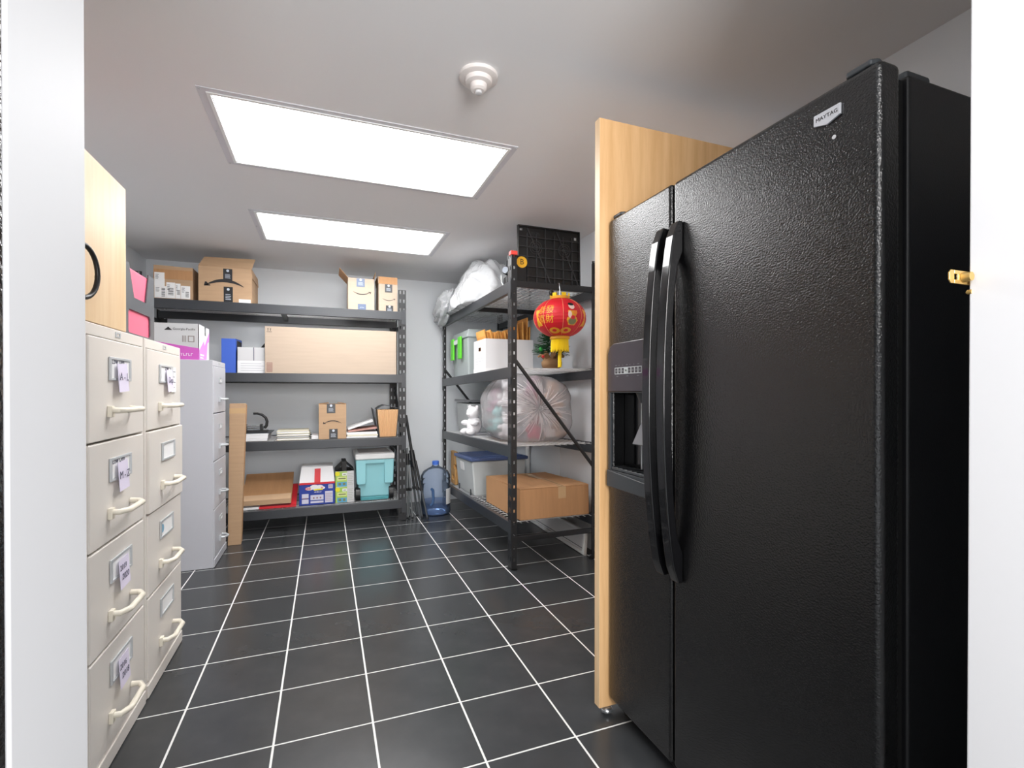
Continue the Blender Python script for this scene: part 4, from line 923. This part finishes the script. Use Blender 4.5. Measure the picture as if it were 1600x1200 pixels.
flap((-.25, .70, .1965), (.25, .70, .1965), (-.25, .34, .200), (.25, .34, .200), CARDD, fb)
MB().hexa([(.028, -.003, .199), (.072, .0, .198), (.072, .60, .206), (.022, .60, .206), (.028, -.003, .2), (.072, .0, .199), (.072, .60, .207), (.022, .60, .207)]).build('parcel_tape', CLEART, fb)
MB().box(.022, .078, -.0009, 0, .12, .1965).build('tape_end', CLEART, fb)
wpn = thing('light_cover', 'white framed panel standing on its edge under the right rack', 'panel', (1.665, 2.93, 0), rot=(0, R(4), 0))
MB().box(-.006, .0, .006, 1.19, .004, .158).build('sheet', WHITEC, wpn)
MB().plate(0, 1.2, 0, .165, [(.03, 1.17, .022, .143)], -.028, -.006, 'x').build('frame', WHITEP, wpn, bevel=.005)
MB().box(-.0075, -.0062, .03, 1.17, .03, .034).build('groove', GREYP, wpn)

# ------------------------------------------------------------------ maple panel and refrigerator
mp_ = thing('partition', 'tall maple laminate partition standing behind the black refrigerator', 'partition', (1.31, 1.462, 0))
MB().box(-.43, .43, 0, .030, .028, 2.06).build('board', MAPLE, mp_, bevel=.0015)
MB().box(-.4316, -.4302, 0, .030, .03, 2.06).build('edge_band', MAPLEP, mp_)
for x in (-.395, .38): MB().ball((x, .01, .013), (.022, .022, .013), 16, 10).cyl((x, .014, .02), (x, .014, .0279), .006, n=8).build('levelling_foot', CHROME, mp_, smooth=50)
FYN, FYF, FXF = .567, 1.449, .91
FW = FYF - FYN; FC = (FYN + FYF) / 2
fr = thing('refrigerator', 'black textured side-by-side refrigerator filling the right foreground', 'refrigerator', (FXF, FC, .0015), rot=(0, -.003, R(-90)))
hw = FW / 2; sp = FC - 1.122           # local x of the door split
FT = 1.708
MB().box(-hw + .002, hw - .002, .078, .78, .035, FT - .012).build('cabinet', FRIDGES, fr, bevel=.006)
MB().box(-hw + .012, hw - .012, .056, .0775, .07, FT - .02).build('door_gasket', mat('black_rubber', (6, 6, 6), .8), fr)
MB().box(-hw + .01, hw - .01, .05, .078, .012, .062).build('kick_grille', BPLA, fr, bevel=.003)
for x in (-hw + .04, hw - .04):
    MB().cyl((x, .12, 0), (x, .12, .034), .018, n=12).build('foot', BPLA, fr)
    MB().cyl((x, .70, 0), (x, .70, .034), .018, n=12).build('foot', BPLA, fr)
# freezer door with dispenser opening
dx0, dx1 = -hw + .008, sp - .05
fd = MB().plate(-hw, sp - .003, .066, FT, [(dx0 + .014, dx1 - .012, .855, 1.118)], 0, .056).build('freezer_door', FRIDGE, fr, bevel=.012, seg=4)
rd = MB().box(sp + .003, hw, 0, .056, .066, FT).build('fridge_door', FRIDGE, fr, bevel=.014, seg=4)
# dispenser
DISP = mat('plum_grey_plastic', (70, 64, 70), .3)
b = MB().prism([(dx0, 1.12), (dx1, 1.12), (dx1, 1.268), (dx1 - .02, 1.282), (dx0 + .035, 1.282), (dx0 + .012, 1.272), (dx0, 1.25)], 'y', -.010, -.0002)
dsp = b.build('dispenser_panel', DISP, fd, bevel=.004)
MB().plate(dx0, dx1, .80, 1.119, [(dx0 + .015, dx1 - .013, .856, 1.117)], -.008, -.0002).build('dispenser_frame', GREYP, fd, bevel=.002)
MB().box(dx0 + .016, dx1 - .014, .048, .054, .857, 1.116).build('dispenser_recess', BPLG, fd)
MB().box(dx0 + .016, dx1 - .014, -.006, .046, .857, .868).build('drip_tray', GREYP, fd, bevel=.003)
for q in range(7): MB().box(dx0 + .03 + q * .026, dx0 + .034 + q * .026, -.006, .04, .8682, .871).build('tray_slat', BPLA, fd)
MB().prism([(dx0, .80), (dx1, .80), (dx1, .84), (dx0, .856)], 'y', -.014, -.0082).build('tray_lip', GREYP, fd, bevel=.003)
xm = (dx0 + dx1) / 2 + .03
MB().cyl((xm, .03, 1.116), (xm, .03, 1.085), .034, .022, 16).build('ice_chute', GREYP, fd, smooth=40)
MB().hexa([(xm - .035, .0, .955), (xm + .035, .0, .955), (xm + .035, .005, .952), (xm - .035, .005, .952), (xm - .008, .038, 1.07), (xm + .008, .038, 1.07), (xm + .008, .042, 1.07), (xm - .008, .042, 1.07)]).build('paddle', mat('smoke_paddle', (130, 130, 134), .3), fd, bevel=.001)
MB().cyl((xm - .045, .044, .87), (xm - .045, .044, 1.1), .0035, n=8).build('water_tube', ALU, fd)
LIT = mat('pale_icons', (196, 200, 200), .5); GRI = mat('grey_icons', (120, 122, 124), .5)
b = MB().plate(dx0 + .045, dx0 + .045 + 8 * .0185, 1.178, 1.200, [(dx0 + .047 + q * .0185, dx0 + .047 + q * .0185 + .0145, 1.1805, 1.1975) for q in range(8) if q not in (3,)], -.0106, -.0101); b.build('button_row', LIT, dsp)
b = MB()
for q in range(8): b.box(dx0 + .050 + q * .0185, dx0 + .058 + q * .0185, -.0106, -.0101, 1.186, 1.192)
b.build('button_icons', GRI, dsp)
b = MB()
for q in range(7): b.box(dx0 + .048 + q * .0205, dx0 + .048 + q * .0205 + (.004 if q % 3 else .010), -.0106, -.0101, 1.206, 1.208)
for q in (0, 3, 6): b.box(dx0 + .055 + q * .019, dx0 + .066 + q * .019, -.0106, -.0101, 1.170, 1.172)
b.build('button_captions', GRI, dsp)
# handles
def handle(x0, x1, door):
    zt, zb = 1.585, .598; n = 24; O = []; I = []
    for q in range(n + 1):
        u = q / n; z = zb + (zt - zb) * u; s = math.sin(math.pi * u) ** .55
        O.append((-.016 - .050 * s, z)); inner = 0 if not (.09 < u < .91) else max(0, math.sin(math.pi * (u - .09) / .82)) ** .4
        I.append((min(-.0005, -.0005 - .038 * inner), z))
    return MB().strip(O, I, 'x', x0, x1).build('door_handle', BPLG, door, smooth=25, bevel=.004)
handle(sp - .050, sp - .016, fd); handle(sp + .014, sp + .048, rd)
for x, d_ in ((-hw + .04, fd), (hw - .045, rd)):
    MB().prism([(x - .022, .006), (x + .022, .006), (x + .03, .02), (x + .022, .052), (x - .022, .052), (x - .03, .02)], 'z', FT, FT + .012).build('hinge_cover', GREYP, d_, bevel=.004)
MB().box(hw - .055, hw - .012, .09, .16, FT - .012, FT + .006).build('hinge_housing', GREYP, fr, bevel=.006)
# badge
lx, lz = FC - .664, 1.652
bg_ = MB().prism([(lx - .027, lz + .013), (lx + .027, lz + .013), (lx + .027, lz - .008), (lx, lz - .016), (lx - .027, lz - .008)], 'y', -.005, -.0002).build('badge', mat('silver_badge', (216, 218, 224), .3, metal=.4), rd, bevel=.0012)
text('MAYTAG', .0105, PRINT, bg_, (lx, -.0053, lz + .001), name='badge_lettering', sx=1.05)
MB().cyl((lx + .012, -.0002, lz - .045), (lx + .012, -.0012, lz - .045), .004, n=10).build('paint_chip', GREYC, rd)

# brass hasp on the door frame
hs = thing('brass_hasp', 'brass hasp sticking out from the right door frame', 'hasp', (.777, YF + .006, 1.268))
MB().plate(-.0396, .012, -.0085, .0085, [(-.0396, -.0326, -.0035, .0035)], 0, .002).prism([(-.05, -.0045), (-.046, -.0085), (-.0396, -.0085), (-.0396, .0085), (-.046, .0085), (-.05, .0045)], 'y', 0, .002).build('strap', BRASS, hs, bevel=.0008)
MB().cyl((-.022, -.0003, 0), (-.022, -.009, 0), .0065, .0055, 16).build('staple_knob', BRASS, hs, smooth=40)
MB().cyl((-.013, -.0003, -.018), (-.013, -.005, -.018), .003, n=10).cyl((-.013, .0, -.018), (.0, .001, -.018), .002, n=6).build('screw', BRASS, hs)
